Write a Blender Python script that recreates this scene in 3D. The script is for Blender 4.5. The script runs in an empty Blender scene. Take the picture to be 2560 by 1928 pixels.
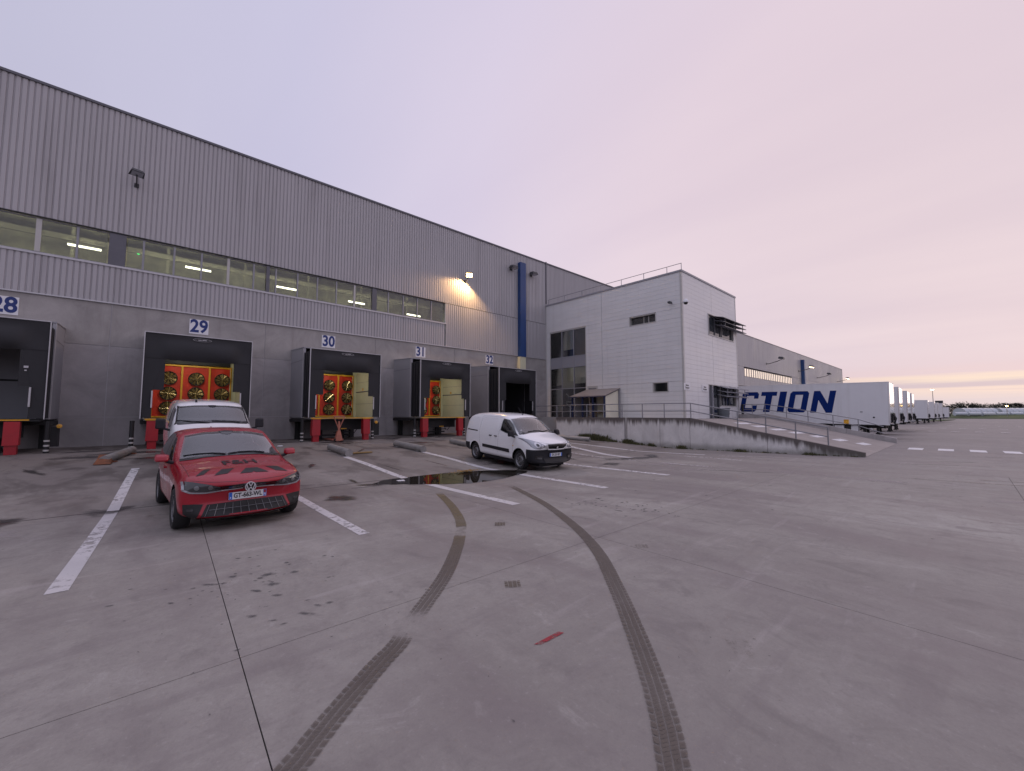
import bpy, bmesh, math, random
from mathutils import Vector, Matrix
from mathutils.bvhtree import BVHTree
R = math.radians
rnd = random.Random(7)
SC = bpy.context.scene
COL = SC.collection

# ------------------------------------------------------------------ camera, sky, sun, exposure
YAW, PITCH = 47.85, math.degrees(math.atan(71 / 1025.0))
cam_d = bpy.data.cameras.new('camera'); cam = bpy.data.objects.new('camera', cam_d); COL.objects.link(cam)
cam_d.sensor_fit = 'HORIZONTAL'; cam_d.sensor_width = 36.0; cam_d.lens = 36.0 * 1025 / 2560
cam_d.clip_start = 0.05; cam_d.clip_end = 4000
cam.location = (0, 0, 1.75); cam.rotation_euler = (R(90 + PITCH), R(0.0), R(YAW - 90))
SC.camera = cam
SC.view_settings.view_transform = 'Standard'; SC.view_settings.look = 'None'
SC.view_settings.exposure = 0.0; SC.view_settings.gamma = 1.0
SC.view_settings.use_curve_mapping = False
SC.cycles.max_bounces = 8; SC.cycles.transparent_max_bounces = 12
SC.cycles.sample_clamp_indirect = 6.0; SC.cycles.caustics_reflective = False; SC.cycles.caustics_refractive = False

SUN_AZ, SUN_EL = R(-4), R(7)
SUN = Vector((math.cos(SUN_EL) * math.cos(SUN_AZ), math.cos(SUN_EL) * math.sin(SUN_AZ), math.sin(SUN_EL)))
W = bpy.data.worlds.new('World'); SC.world = W; W.use_nodes = True


class NT:
    """small helper to wire nodes"""
    def __init__(s, tree): s.t = tree; s.n = tree.nodes; s.l = tree.links
    def add(s, typ, **kw):
        n = s.n.new(typ)
        for k, v in kw.items():
            if k == 'inp':
                for i, val in v.items():
                    if hasattr(val, 'node'): s.l.new(val, n.inputs[i])
                    else: n.inputs[i].default_value = val
            else: setattr(n, k, v)
        return n
    def math(s, op, a, b=0.0, c=0.0, clamp=False):
        return s.add('ShaderNodeMath', operation=op, use_clamp=clamp, inp={0: a, 1: b, 2: c}).outputs[0]
    def mix(s, f, a, b, mode='MIX'):
        n = s.add('ShaderNodeMix', data_type='RGBA', blend_type=mode)
        for i, v in ((0, f), (6, a), (7, b)):
            if hasattr(v, 'node'): s.l.new(v, n.inputs[i])
            else: n.inputs[i].default_value = (v if i == 0 else (*v, 1) if len(v) == 3 else v)
        return n.outputs[2]
    def ramp(s, f, stops, interp='LINEAR'):
        n = s.add('ShaderNodeValToRGB', inp={0: f}); cr = n.color_ramp; cr.interpolation = interp
        while len(cr.elements) < len(stops): cr.elements.new(0.5)
        for e, (p, c) in zip(cr.elements, stops):
            e.position = p; e.color = (*c, 1) if len(c) == 3 else c
        return n.outputs[0]
    def rng(s, v, a, b, c=0.0, d=1.0, smooth=False):
        n = s.add('ShaderNodeMapRange', interpolation_type='SMOOTHSTEP' if smooth else 'LINEAR', inp={0: v, 1: a, 2: b, 3: c, 4: d})
        return n.outputs[0]
    def noise(s, vec, scale, detail=4, rough=0.55, dist=0.0):
        return s.add('ShaderNodeTexNoise', inp={'Vector': vec, 'Scale': scale, 'Detail': detail, 'Roughness': rough, 'Distortion': dist}).outputs[0]
    def mapping(s, vec, scale=(1, 1, 1), rot=(0, 0, 0), loc=(0, 0, 0)):
        return s.add('ShaderNodeMapping', inp={'Vector': vec, 'Scale': scale, 'Rotation': rot, 'Location': loc}).outputs[0]


def srgb(r, g, b):
    f = lambda c: (c / 255 / 12.92) if c <= 10.3 else ((c / 255 + 0.055) / 1.055) ** 2.4
    return (f(r), f(g), f(b))


def build_world():
    k = NT(W.node_tree); k.n.clear()
    vec = k.add('ShaderNodeTexCoord').outputs['Generated']
    nv = k.add('ShaderNodeVectorMath', operation='NORMALIZE', inp={0: vec}).outputs[0]
    sep = k.add('ShaderNodeSeparateXYZ', inp={0: nv})
    X, Y, Z = sep.outputs
    zc = k.math('MAXIMUM', Z, 0.0)
    dot = k.add('ShaderNodeVectorMath', operation='DOT_PRODUCT', inp={0: nv, 1: tuple(SUN)}).outputs['Value']
    # overcast deck: lavender away from the sunrise, pink towards it
    base = k.ramp(k.rng(dot, -1, 1), [(0.0, srgb(205, 203, 222)), (0.42, srgb(196, 194, 218)), (0.60, srgb(206, 202, 227)),
                                       (0.76, srgb(222, 211, 231)), (0.90, srgb(233, 215, 226)), (1.0, srgb(232, 213, 220))])
    zen = k.rng(zc, 0.76, 1.0, 1.0, 1.55, True)      # an overcast deck is brightest overhead
    base = k.mix(1.0, base, k.add('ShaderNodeCombineColor', inp={0: zen, 1: zen, 2: zen}).outputs[0], 'MULTIPLY')
    # cloud streaks lie in a horizontal deck
    den = k.math('ADD', zc, 0.10)
    px = k.math('DIVIDE', X, den); py = k.math('DIVIDE', Y, den)
    pv = k.add('ShaderNodeCombineXYZ', inp={0: px, 1: py, 2: 0.0}).outputs[0]
    n1 = k.noise(k.mapping(pv, (0.55, 0.22, 1), (0, 0, R(20))), 1.0, 5, 0.5, 0.3)
    n2 = k.noise(k.mapping(pv, (0.5, 0.16, 1), (0, 0, R(14)), (4, 2, 0)), 3.0, 4, 0.5, 0.2)
    v = k.math('ADD', k.rng(n1, 0.3, 0.7, -0.042, 0.042), k.rng(n2, 0.3, 0.7, -0.034, 0.034))
    base = k.mix(1.0, base, k.add('ShaderNodeCombineColor', inp={0: k.math('ADD', v, 1.0), 1: k.math('ADD', v, 1.0), 2: k.math('ADD', k.math('MULTIPLY', v, 0.6), 1.0)}).outputs[0], 'MULTIPLY')
    # low bands above the horizon at the sunrise side
    az = k.math('ARCTAN2', Y, X)
    bandv = k.add('ShaderNodeCombineXYZ', inp={0: k.math('MULTIPLY', az, 1.6), 1: k.math('MULTIPLY', Z, 34.0), 2: 0.0}).outputs[0]
    wob = k.noise(bandv, 1.6, 4, 0.5, 0.4)
    el = k.math('ADD', zc, k.rng(wob, 0.3, 0.7, -0.009, 0.009))
    hz = k.ramp(k.math('MULTIPLY', el, 8.0), [(0.0, srgb(214, 206, 216)), (0.22, srgb(219, 207, 215)), (0.31, srgb(240, 218, 211)), (0.375, srgb(209, 193, 204)),
                                  (0.44, srgb(213, 196, 205)), (0.49, srgb(240, 216, 207)), (0.55, srgb(228, 206, 213)), (0.8, srgb(226, 208, 218)), (1.0, srgb(228, 211, 220))])
    low = k.rng(zc, 0.06, 0.14, 1.0, 0.0, True)
    side = k.rng(dot, 0.62, 0.985, 0.0, 1.0, True)
    base = k.mix(k.math('MULTIPLY', low, side), base, hz)
    # thin breaks brighten just over the sunrise
    hot = k.math('MULTIPLY', k.rng(el, 0.050, 0.060, 0, 1, True), k.math('MULTIPLY', k.rng(el, 0.060, 0.072, 1, 0, True), k.rng(dot, 0.975, 0.998, 0, 1, True)))
    base = k.mix(k.math('MULTIPLY', hot, 0.35), base, (1.0, 0.85, 0.68))
    sky = k.add('ShaderNodeTexSky', sky_type='NISHITA', sun_disc=False, sun_elevation=SUN_EL, sun_rotation=R(90) - SUN_AZ)
    b1 = k.add('ShaderNodeBackground', inp={0: sky.outputs[0], 1: 0.06})
    b2 = k.add('ShaderNodeBackground', inp={0: base, 1: 1.0})
    m = k.add('ShaderNodeMixShader', inp={0: 0.97, 1: b1.outputs[0], 2: b2.outputs[0]})
    o = k.add('ShaderNodeOutputWorld'); k.l.new(m.outputs[0], o.inputs[0])


build_world()
sd = bpy.data.lights.new('sun', 'SUN'); sd.energy = 0.3; sd.angle = R(30); sd.color = (1.0, 0.82, 0.74)
so = bpy.data.objects.new('sun', sd); COL.objects.link(so); so.rotation_euler = SUN.to_track_quat('Z', 'Y').to_euler(); so.location = (60, -20, 40)

# ------------------------------------------------------------------ materials
MATS = {}


def mat(name, color, rough=0.6, metal=0.0, var=0.0, vscale=3.0, bump=0.0, bscale=40.0, coat=0.0, spec=0.5, emit=None, estr=0.0, stretch=(1, 1, 1), tint=None):
    m = bpy.data.materials.new(name); m.use_nodes = True; MATS[name] = m
    k = NT(m.node_tree); p = k.n['Principled BSDF']
    p.inputs['Base Color'].default_value = (*color, 1); p.inputs['Roughness'].default_value = rough
    p.inputs['Metallic'].default_value = metal; p.inputs['Coat Weight'].default_value = coat; p.inputs['Coat Roughness'].default_value = 0.04
    p.inputs['Specular IOR Level'].default_value = spec
    if var or bump:
        vec = k.add('ShaderNodeTexCoord').outputs['Object']
        vec = k.mapping(vec, stretch)
    if var:
        n = k.noise(vec, vscale, 6, 0.6)
        lo = tuple(c * (1 - var) for c in color); hi = tuple(min(1, c * (1 + var)) for c in (tint or color))
        k.l.new(k.mix(k.rng(n, 0.3, 0.7, 0, 1), lo, hi), p.inputs['Base Color'])
        k.l.new(k.rng(n, 0.3, 0.7, max(0.02, rough - 0.08), min(1, rough + 0.08)), p.inputs['Roughness'])
    if bump:
        nb = k.noise(vec, bscale, 4, 0.6)
        b = k.add('ShaderNodeBump', inp={'Strength': bump, 'Distance': 0.01, 'Height': nb}); k.l.new(b.outputs[0], p.inputs['Normal'])
    if emit:
        p.inputs['Emission Color'].default_value = (*emit, 1); p.inputs['Emission Strength'].default_value = estr
    return m


def mat_yard():
    m = bpy.data.materials.new('yard concrete'); m.use_nodes = True; k = NT(m.node_tree); p = k.n['Principled BSDF']
    v = k.add('ShaderNodeTexCoord').outputs['Object']
    big = k.noise(v, 0.16, 6, 0.6, 0.6)
    mid = k.noise(k.mapping(v, (1, 0.32, 1), (0, 0, R(12))), 0.75, 7, 0.62, 0.5)
    sm = k.noise(v, 5.0, 6, 0.65)
    grain = k.noise(v, 70.0, 3, 0.7)
    c = k.mix(k.rng(big, 0.32, 0.68), (0.275, 0.255, 0.232), (0.395, 0.376, 0.342))
    c = k.mix(k.rng(mid, 0.44, 0.66, 0, 0.75, True), c, (0.235, 0.207, 0.200))
    c = k.mix(k.rng(mid, 0.30, 0.44, 0.42, 0, True), c, (0.47, 0.445, 0.41))
    c = k.mix(k.rng(sm, 0.42, 0.72, 0, 0.45), c, (0.24, 0.218, 0.205))
    mott = k.noise(k.mapping(v, (1, 0.7, 1)), 2.1, 9, 0.72, 0.8)
    c = k.mix(k.rng(mott, 0.50, 0.70, 0, 0.55, True), c, (0.20, 0.182, 0.172))
    c = k.mix(k.rng(mott, 0.30, 0.42, 0.40, 0, True), c, (0.46, 0.44, 0.41))
    gri = k.noise(v, 24.0, 8, 0.75)
    c = k.mix(k.rng(gri, 0.52, 0.72, 0, 0.40), c, (0.19, 0.172, 0.163))
    c = k.mix(k.rng(gri, 0.28, 0.42, 0.35, 0), c, (0.50, 0.48, 0.46))
    # old wheel streaks along the driving direction of the yard
    st = k.noise(k.mapping(v, (0.30, 2.4, 1), (0, 0, R(-38))), 1.1, 5, 0.6, 0.3)
    c = k.mix(k.rng(st, 0.54, 0.72, 0, 0.42, True), c, (0.215, 0.190, 0.186))
    c = k.mix(k.rng(st, 0.30, 0.42, 0.28, 0, True), c, (0.50, 0.465, 0.445))
    vor = k.add('ShaderNodeTexVoronoi', inp={'Vector': v, 'Scale': 1.7}); dots = k.rng(vor.outputs['Distance'], 0.012, 0.03, 0.6, 0.0, True)
    c = k.mix(dots, c, (0.11, 0.10, 0.095))
    c = k.mix(k.rng(grain, 0.35, 0.7, 0, 0.22), c, (0.20, 0.175, 0.175))
    # the loading end is dirtier
    sep = k.add('ShaderNodeSeparateXYZ', inp={0: v})
    near = k.math('MULTIPLY', k.rng(k.math('ADD', sep.outputs[1], k.rng(mid, 0, 1, -4, 4)), 4.5, 19.0, 0, 1, True), k.rng(sep.outputs[0], 18, 30, 1, 0))
    c = k.mix(k.math('MULTIPLY', k.rng(sep.outputs[0], 10, 30, 0, 0.5, True), 1.0), c, (0.235, 0.212, 0.210))
    c = k.mix(k.math('MULTIPLY', near, 0.75), c, (0.190, 0.166, 0.150))
    dirt = k.noise(k.mapping(v, (1, 0.5, 1)), 0.9, 6, 0.62, 0.4)
    c = k.mix(k.math('MULTIPLY', near, k.rng(dirt, 0.46, 0.62, 0, 0.75, True)), c, (0.085, 0.072, 0.066))
    k.l.new(c, p.inputs['Base Color'])
    k.l.new(k.rng(k.math('ADD', k.math('MULTIPLY', mid, 0.6), k.math('MULTIPLY', st, 0.5)), 0.4, 0.7, 0.85, 0.62), p.inputs['Roughness'])
    p.inputs['Specular IOR Level'].default_value = 0.12
    b = k.add('ShaderNodeBump', inp={'Strength': 0.35, 'Distance': 0.006, 'Height': k.math('ADD', grain, k.math('MULTIPLY', sm, 0.7))})
    k.l.new(b.outputs[0], p.inputs['Normal']); return m


def mat_precast(name, base, dirt, streak=0.5, drip=None):
    m = bpy.data.materials.new(name); m.use_nodes = True; k = NT(m.node_tree); p = k.n['Principled BSDF']
    v = k.add('ShaderNodeTexCoord').outputs['Object']
    a = k.noise(v, 0.7, 7, 0.68, 0.8); b = k.noise(k.mapping(v, (1, 1, 0.12)), 1.6, 6, 0.65); g = k.noise(v, 22, 4, 0.6)
    c = k.mix(k.rng(a, 0.3, 0.7), tuple(x * 0.76 for x in base), tuple(x * 1.16 for x in base))
    c = k.mix(k.rng(b, 0.5, 0.75, 0, streak, True), c, dirt)
    c = k.mix(k.rng(g, 0.4, 0.75, 0, 0.18), c, dirt)
    if drip:       # run-off stains below a coping, ragged lower edge; height of the coping follows the wall top
        z0, z1 = drip
        d = k.noise(k.mapping(v, (1.0, 1.0, 0.05)), 3.0, 5, 0.7); d2 = k.noise(k.mapping(v, (1, 1, 0.06)), 9.0, 3, 0.6)
        sx = k.add('ShaderNodeSeparateXYZ', inp={0: v}); top = k.add('ShaderNodeAttribute', attribute_name='below').outputs['Fac']
        ragged = k.math('SUBTRACT', k.math('ADD', k.math('MULTIPLY', d, 0.9), k.math('MULTIPLY', d2, 0.5)), 0.42)
        f = k.rng(k.math('SUBTRACT', ragged, top), -0.22, 0.16, 0, 0.92, True)
        c = k.mix(f, c, (0.075, 0.06, 0.055))
        foot = k.rng(k.math('ADD', sx.outputs[2], k.rng(a, 0, 1, -0.15, 0.15)), 0.02, 0.35, 0.55, 0, True)
        c = k.mix(foot, c, (0.11, 0.105, 0.085))
    k.l.new(c, p.inputs['Base Color']); p.inputs['Roughness'].default_value = 0.85
    bm = k.add('ShaderNodeBump', inp={'Strength': 0.25, 'Distance': 0.01, 'Height': g}); k.l.new(bm.outputs[0], p.inputs['Normal'])
    return m


def mat_glass(name, tint=(0.8, 0.85, 0.8), dirt=0.12, refl=1.4):
    m = bpy.data.materials.new(name); m.use_nodes = True; k = NT(m.node_tree); k.n.remove(k.n['Principled BSDF'])
    v = k.add('ShaderNodeTexCoord').outputs['Object']
    tr = k.add('ShaderNodeBsdfTransparent', inp={0: (*tint, 1)}); gl = k.add('ShaderNodeBsdfGlossy', inp={0: (1, 1, 1, 1), 1: 0.03})
    df = k.add('ShaderNodeBsdfDiffuse', inp={0: (0.25, 0.25, 0.22, 1)})
    fr = k.add('ShaderNodeFresnel', inp={0: 1.5})
    m1 = k.add('ShaderNodeMixShader', inp={0: k.math('MULTIPLY', fr.outputs[0], refl, clamp=True), 1: tr.outputs[0], 2: gl.outputs[0]})
    n = k.noise(v, 0.9, 5, 0.55, 0.4)
    m2 = k.add('ShaderNodeMixShader', inp={0: k.rng(n, 0.35, 0.75, dirt * 0.3, dirt * 1.8), 1: m1.outputs[0], 2: df.outputs[0]})
    k.l.new(m2.outputs[0], k.n['Material Output'].inputs[0]); return m


def mat_decal(name, color, rough=0.5, scale=6.0, strength=0.85, soft=0.25):
    """stain with its own ragged outline: opacity from the mesh attribute 'a' (1 inside, 0 at the rim) and noise"""
    m = bpy.data.materials.new(name); m.use_nodes = True; k = NT(m.node_tree); p = k.n['Principled BSDF']
    v = k.add('ShaderNodeTexCoord').outputs['Object']
    a = k.add('ShaderNodeAttribute', attribute_name='a').outputs['Fac']
    n = k.noise(v, scale, 6, 0.65, 0.3)
    f = k.rng(k.math('ADD', a, k.rng(n, 0.2, 0.8, -0.45, 0.45)), 0.32, 0.32 + soft, 0, strength, True)
    p.inputs['Base Color'].default_value = (*color, 1); p.inputs['Roughness'].default_value = rough
    k.l.new(f, p.inputs['Alpha']); return m


def mat_paintline(name, color, wear=0.5):
    m = bpy.data.materials.new(name); m.use_nodes = True; k = NT(m.node_tree); p = k.n['Principled BSDF']
    v = k.add('ShaderNodeTexCoord').outputs['Object']
    n = k.noise(v, 9, 6, 0.7); n2 = k.noise(v, 0.8, 3, 0.5); g = k.noise(v, 60, 2, 0.6)
    c = k.mix(k.rng(n2, 0.3, 0.7), tuple(x * 0.8 for x in color), color)
    k.l.new(k.mix(k.rng(g, 0.4, 0.8, 0, 0.3), c, tuple(x * 0.6 for x in color)), p.inputs['Base Color'])
    k.l.new(k.rng(k.math('ADD', n, k.math('MULTIPLY', n2, 0.6)), 0.60 + 0.3 * (1 - wear), 0.78 + 0.3 * (1 - wear), 0.96, 0.25, True), p.inputs['Alpha'])
    p.inputs['Roughness'].default_value = 0.7; return m


def mat_tread(name):
    """mud print of a tyre: uv.x across the tread 0..1, uv.y in metres along it; attribute 'a' fades the ends"""
    m = bpy.data.materials.new(name); m.use_nodes = True; k = NT(m.node_tree); p = k.n['Principled BSDF']
    uv = k.add('ShaderNodeTexCoord').outputs['UV']; ob = k.add('ShaderNodeTexCoord').outputs['Object']
    s = k.add('ShaderNodeSeparateXYZ', inp={0: uv}); U, V = s.outputs[0], s.outputs[1]
    wob = k.rng(k.noise(ob, 14, 3, 0.5), 0.2, 0.8, -0.02, 0.02)
    u = k.math('ADD', U, wob)
    groove = None
    for c in (0.23, 0.5, 0.77):
        g = k.rng(k.math('ABSOLUTE', k.math('SUBTRACT', u, c)), 0.012, 0.030, 1, 0, True)
        groove = g if groove is None else k.math('MAXIMUM', groove, g)
    edge = k.rng(k.math('ABSOLUTE', k.math('SUBTRACT', u, 0.5)), 0.29, 0.31, 0, 1)
    saw = k.math('FRACT', k.math('MULTIPLY', k.math('ADD', V, k.math('MULTIPLY', k.math('ABSOLUTE', k.math('SUBTRACT', u, 0.5)), 0.05)), 17.0))
    lug = k.rng(k.math('ABSOLUTE', k.math('SUBTRACT', saw, 0.5)), 0.34, 0.42, 0, 1, True)
    saw2 = k.math('FRACT', k.math('MULTIPLY', k.math('ADD', V, k.math('MULTIPLY', u, 0.09)), 33.0))
    sipe = k.math('MULTIPLY', k.rng(k.math('ABSOLUTE', k.math('SUBTRACT', saw2, 0.5)), 0.36, 0.46, 0, 0.6, True), k.math('SUBTRACT', 1.0, edge))
    clear = k.add('ShaderNodeAttribute', attribute_name='clear').outputs['Fac']
    gap = k.math('MULTIPLY', k.math('MAXIMUM', groove, k.math('MAXIMUM', k.math('MULTIPLY', edge, lug), sipe)), clear)
    n = k.noise(ob, 11, 6, 0.7)
    a = k.add('ShaderNodeAttribute', attribute_name='a').outputs['Fac']
    al = k.math('MULTIPLY', k.math('SUBTRACT', 1.0, k.math('MULTIPLY', gap, 0.9)), k.rng(k.math('ADD', a, k.rng(n, 0.25, 0.75, -0.35, 0.35)), 0.22, 0.62, 0, 0.86, True))
    al = k.math('MULTIPLY', al, k.rng(a, 0.0, 0.8, 0.0, 1.0, True))
    al = k.math('MULTIPLY', al, k.rng(k.noise(ob, 1.1, 4, 0.6), 0.35, 0.65, 0.62, 1.0))
    al = k.math('MULTIPLY', al, k.rng(k.math('ABSOLUTE', k.math('SUBTRACT', u, 0.5)), 0.45, 0.50, 1, 0))
    mud = k.add('ShaderNodeAttribute', attribute_name='mud').outputs['Fac']
    c = k.mix(mud, (0.118, 0.098, 0.082), (0.165, 0.128, 0.058))
    k.l.new(k.mix(k.rng(n, 0.4, 0.7, 0, 0.5), c, (0.165, 0.14, 0.115)), p.inputs['Base Color'])
    k.l.new(al, p.inputs['Alpha']); p.inputs['Roughness'].default_value = 0.75
    return m


M = {}
M['yard'] = mat_yard()
M['joint'] = mat('joint filler', (0.035, 0.032, 0.03), 0.9)
M['line'] = mat_paintline('worn white road paint', (0.70, 0.68, 0.68), 0.30)
M['oldline'] = mat_paintline('faded white road paint', (0.58, 0.54, 0.53), 0.6)
M['bar'] = mat_paintline('fresh white road paint', (0.82, 0.81, 0.82), 0.05)
M['redpaint'] = mat_paintline('red marking spray', (0.36, 0.03, 0.045), 0.35)
M['clad'] = mat('grey ribbed steel cladding', (0.440, 0.425, 0.435), 0.45, 0.0, 0.06, 0.6, stretch=(1, 1, 0.2), spec=0.5)


def weather(m, dirt, amount):
    """rain streaks and grime on sheet cladding, mixed into its base colour"""
    k = NT(m.node_tree); p = k.n['Principled BSDF']; old = p.inputs['Base Color'].links[0].from_socket
    v = k.add('ShaderNodeTexCoord').outputs['Object']
    a = k.noise(k.mapping(v, (2.2, 2.2, 0.10)), 1.0, 5, 0.65); b = k.noise(v, 0.22, 5, 0.6, 0.5)
    f = k.math('MULTIPLY', k.rng(a, 0.48, 0.75, 0, 1, True), k.rng(b, 0.35, 0.7, 0.25, 1.0))
    k.l.new(k.mix(k.math('MULTIPLY', f, amount), old, dirt), p.inputs['Base Color'])


weather(M['clad'], (0.20, 0.185, 0.185), 0.5)
M['trim'] = mat('dark grey steel trim', (0.12, 0.12, 0.14), 0.45, 0.0, 0.1)
M['trimlight'] = mat('pale aluminium trim', (0.52, 0.51, 0.52), 0.4, 0.3, 0.08)
M['precast'] = mat_precast('precast concrete', (0.385, 0.365, 0.350), (0.24, 0.222, 0.210), 0.6)
M['precastdark'] = mat_precast('damp precast concrete', (0.44, 0.415, 0.410), (0.27, 0.250, 0.245), 0.6)
M['wallconc'] = mat_precast('stained cast concrete wall', (0.66, 0.645, 0.635), (0.36, 0.335, 0.315), 0.55, drip=(0, 1))
M['rampconc'] = mat('ramp concrete', (0.30, 0.265, 0.245), 0.8, 0, 0.18, 1.2, 0.2, 30)
M['office'] = mat('white grey steel panel', (0.73, 0.725, 0.725), 0.45, 0.0, 0.05, 0.8, stretch=(0.5, 0.5, 2.0), tint=(0.73, 0.725, 0.725))
weather(M['office'], (0.40, 0.375, 0.36), 0.3)
M['inner'] = mat('unlit interior', (0.075, 0.072, 0.080), 0.9)
M['frame'] = mat('grey window frame', (0.30, 0.30, 0.33), 0.45)
M['framelight'] = mat('light window frame', (0.50, 0.49, 0.47), 0.45)
M['glass'] = mat_glass('grimy strip window glass', (0.80, 0.82, 0.74), 0.16)
M['winglass'] = mat_glass('office window glass', (0.88, 0.90, 0.90), 0.03, 1.2)
M['blind'] = mat('cream roller blind', (0.86, 0.82, 0.66), 0.8, 0, 0.05, 3)
M['cream'] = mat('cream insulated panel', (0.66, 0.64, 0.45), 0.55, 0, 0.05, 2)
M['hall'] = mat('hall lining', (0.40, 0.39, 0.31), 0.8, 0, 0.45, 0.55, stretch=(1, 1, 2.2))
M['tube'] = mat('fluorescent tube', (1, 1, 1), 0.4, emit=(1.0, 0.96, 0.86), estr=7.0)
M['lamp'] = mat('sodium lamp glass', (1, 0.9, 0.7), 0.3, emit=(1.0, 0.62, 0.22), estr=40.0)
M['lampw'] = mat('warm lamp glass', (1, 0.9, 0.7), 0.3, emit=(1.0, 0.80, 0.48), estr=14.0)
M['litpane'] = mat('lit translucent strip', (0.7, 0.6, 0.5), 0.4, emit=(1.0, 0.80, 0.62), estr=0.62)
M['greenlamp'] = mat('green exit lamp', (0.1, 0.8, 0.2), 0.4, emit=(0.05, 1.0, 0.25), estr=3.0)
M['black'] = mat('black dock curtain', (0.018, 0.018, 0.021), 0.62, 0, 0.3, 2.0, 0.25, 6)
M['blacksteel'] = mat('black steel', (0.012, 0.012, 0.013), 0.6, 0, 0.2)
M['pod'] = mat('grey dock house panel', (0.33, 0.33, 0.35), 0.5, 0, 0.08, 1.0)
M['red'] = mat('red rubber bumper', (0.36, 0.010, 0.018), 0.5, 0, 0.15, 3)
M['redcloth'] = mat('red fan curtain', (0.60, 0.035, 0.012), 0.6, 0, 0.22, 2.5, 0.7, 5)
M['yellow'] = mat('yellow painted steel', (0.70, 0.36, 0.02), 0.5, 0, 0.12)
M['brass'] = mat('brass fan blade', (0.27, 0.19, 0.075), 0.42, 0.75)
M['fandark'] = mat('fan housing', (0.03, 0.02, 0.012), 0.6)
M['white'] = mat('white board', (0.78, 0.78, 0.80), 0.5)
M['blue'] = mat('dark blue lettering', (0.010, 0.030, 0.17), 0.45)
M['pillar'] = mat('blue steel column', (0.016, 0.055, 0.185), 0.45, 0, 0.1, 1.5)
M['trailerblue'] = mat('navy trailer lettering', (0.002, 0.022, 0.150), 0.5, spec=0.12)
M['steel'] = mat('galvanised rail', (0.26, 0.26, 0.28), 0.45, 0.4, 0.1)
M['darkmetal'] = mat('dark lamp housing', (0.04, 0.04, 0.045), 0.5)
M['galv'] = mat('galvanised tube', (0.30, 0.29, 0.28), 0.5, 0.35, 0.25, 4)
M['rust'] = mat('rusty steel', (0.20, 0.075, 0.035), 0.8, 0.1, 0.4, 6)
M['jack'] = mat('faded red truck paint', (0.42, 0.15, 0.10), 0.55, 0, 0.2, 5)
M['wood'] = mat('wet plank', (0.30, 0.20, 0.08), 0.7, 0, 0.2, 8)
M['trailer'] = mat('white trailer side', (0.74, 0.74, 0.76), 0.35, 0, 0.04, 0.7, coat=0.15)
weather(M['trailer'], (0.45, 0.43, 0.41), 0.3)
M['trailerface'] = mat('glossy white trailer front', (0.62, 0.60, 0.60), 0.12, 0.25, coat=0.6)
M['whitepaint'] = mat('white car paint', (0.86, 0.86, 0.87), 0.22, 0, 0.02, 1.0, coat=0.7)
weather(M['whitepaint'], (0.62, 0.60, 0.57), 0.15)
M['redpaintcar'] = mat('red car paint', (0.31, 0.004, 0.017), 0.28, 0.0, 0.02, 1.0, coat=0.7, spec=0.3)
M['silver'] = mat('silver badge', (0.62, 0.62, 0.64), 0.3, 0.35)
M['plastic'] = mat('dark plastic', (0.020, 0.020, 0.024), 0.6, 0, 0.1, spec=0.25)
M['navy'] = mat('navy painted steel', (0.012, 0.022, 0.075), 0.5)
M['gloss'] = mat('gloss black', (0.006, 0.006, 0.007), 0.12, coat=0.5)
M['carglass'] = mat('car window', (0.030, 0.036, 0.042), 0.04, 0.0, spec=0.9)
M['sideglass'] = mat('dark side window', (0.010, 0.010, 0.011), 0.05, 0.0, spec=0.6)
M['rubber'] = mat('tyre rubber', (0.014, 0.014, 0.015), 0.75)
M['rim'] = mat('grey wheel', (0.20, 0.20, 0.21), 0.35, 0.6)
M['chrome'] = mat('chrome', (0.75, 0.75, 0.76), 0.12, 1.0)
M['lens'] = mat('headlamp lens', (0.34, 0.35, 0.38), 0.08, 0.4, coat=0.6)
M['lensdark'] = mat('dark headlamp', (0.03, 0.03, 0.035), 0.08, 0.0, coat=0.8)
M['decal'] = mat('black decal', (0.010, 0.009, 0.010), 0.4)
M['plate'] = mat('number plate', (0.72, 0.73, 0.74), 0.4)
M['plateblue'] = mat('plate blue', (0.02, 0.12, 0.55), 0.4)
M['amber'] = mat('amber lamp', (0.65, 0.33, 0.03), 0.3)
M['bin'] = mat('grey plastic bin', (0.115, 0.130, 0.145), 0.5, 0, 0.1, 4)
M['paper'] = mat('white litter', (0.75, 0.75, 0.78), 0.7)
M['grass'] = mat('grass', (0.050, 0.075, 0.022), 0.9, 0, 0.4, 0.6)
M['weed'] = mat('dry weed', (0.075, 0.075, 0.030), 0.9, 0, 0.4, 6)
M['bark'] = mat('bare bark', (0.055, 0.045, 0.040), 0.9)
M['twig'] = mat('bare twigs', (0.060, 0.048, 0.042), 0.9)
M['leaf'] = mat('dark evergreen', (0.028, 0.034, 0.020), 0.9, 0, 0.4, 0.5)
M['tunnel'] = mat('white plastic film', (0.50, 0.54, 0.58), 0.35)
M['cabglass'] = mat_glass('car window glass', (0.60, 0.66, 0.68), 0.0, 2.3)
M['bright'] = mat('polished brass bar', (0.72, 0.58, 0.30), 0.25, 0.9)
M['cabin'] = mat('cabin lining', (0.035, 0.036, 0.040), 0.8)
M['seat'] = mat('seat cloth', (0.02, 0.02, 0.022), 0.9)
M['oil'] = mat_decal('oil spot', (0.095, 0.093, 0.094), 0.5, 11.0, 0.72, 0.7)
M['damp'] = mat_decal('damp and shade patch', (0.075, 0.068, 0.066), 0.25, 1.6, 0.75, 0.5)  # real damp, and the painted shadow under the car and small van
M['skid'] = mat_decal('rubber skid', (0.085, 0.075, 0.072), 0.5, 2.5, 0.6, 0.5)
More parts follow.
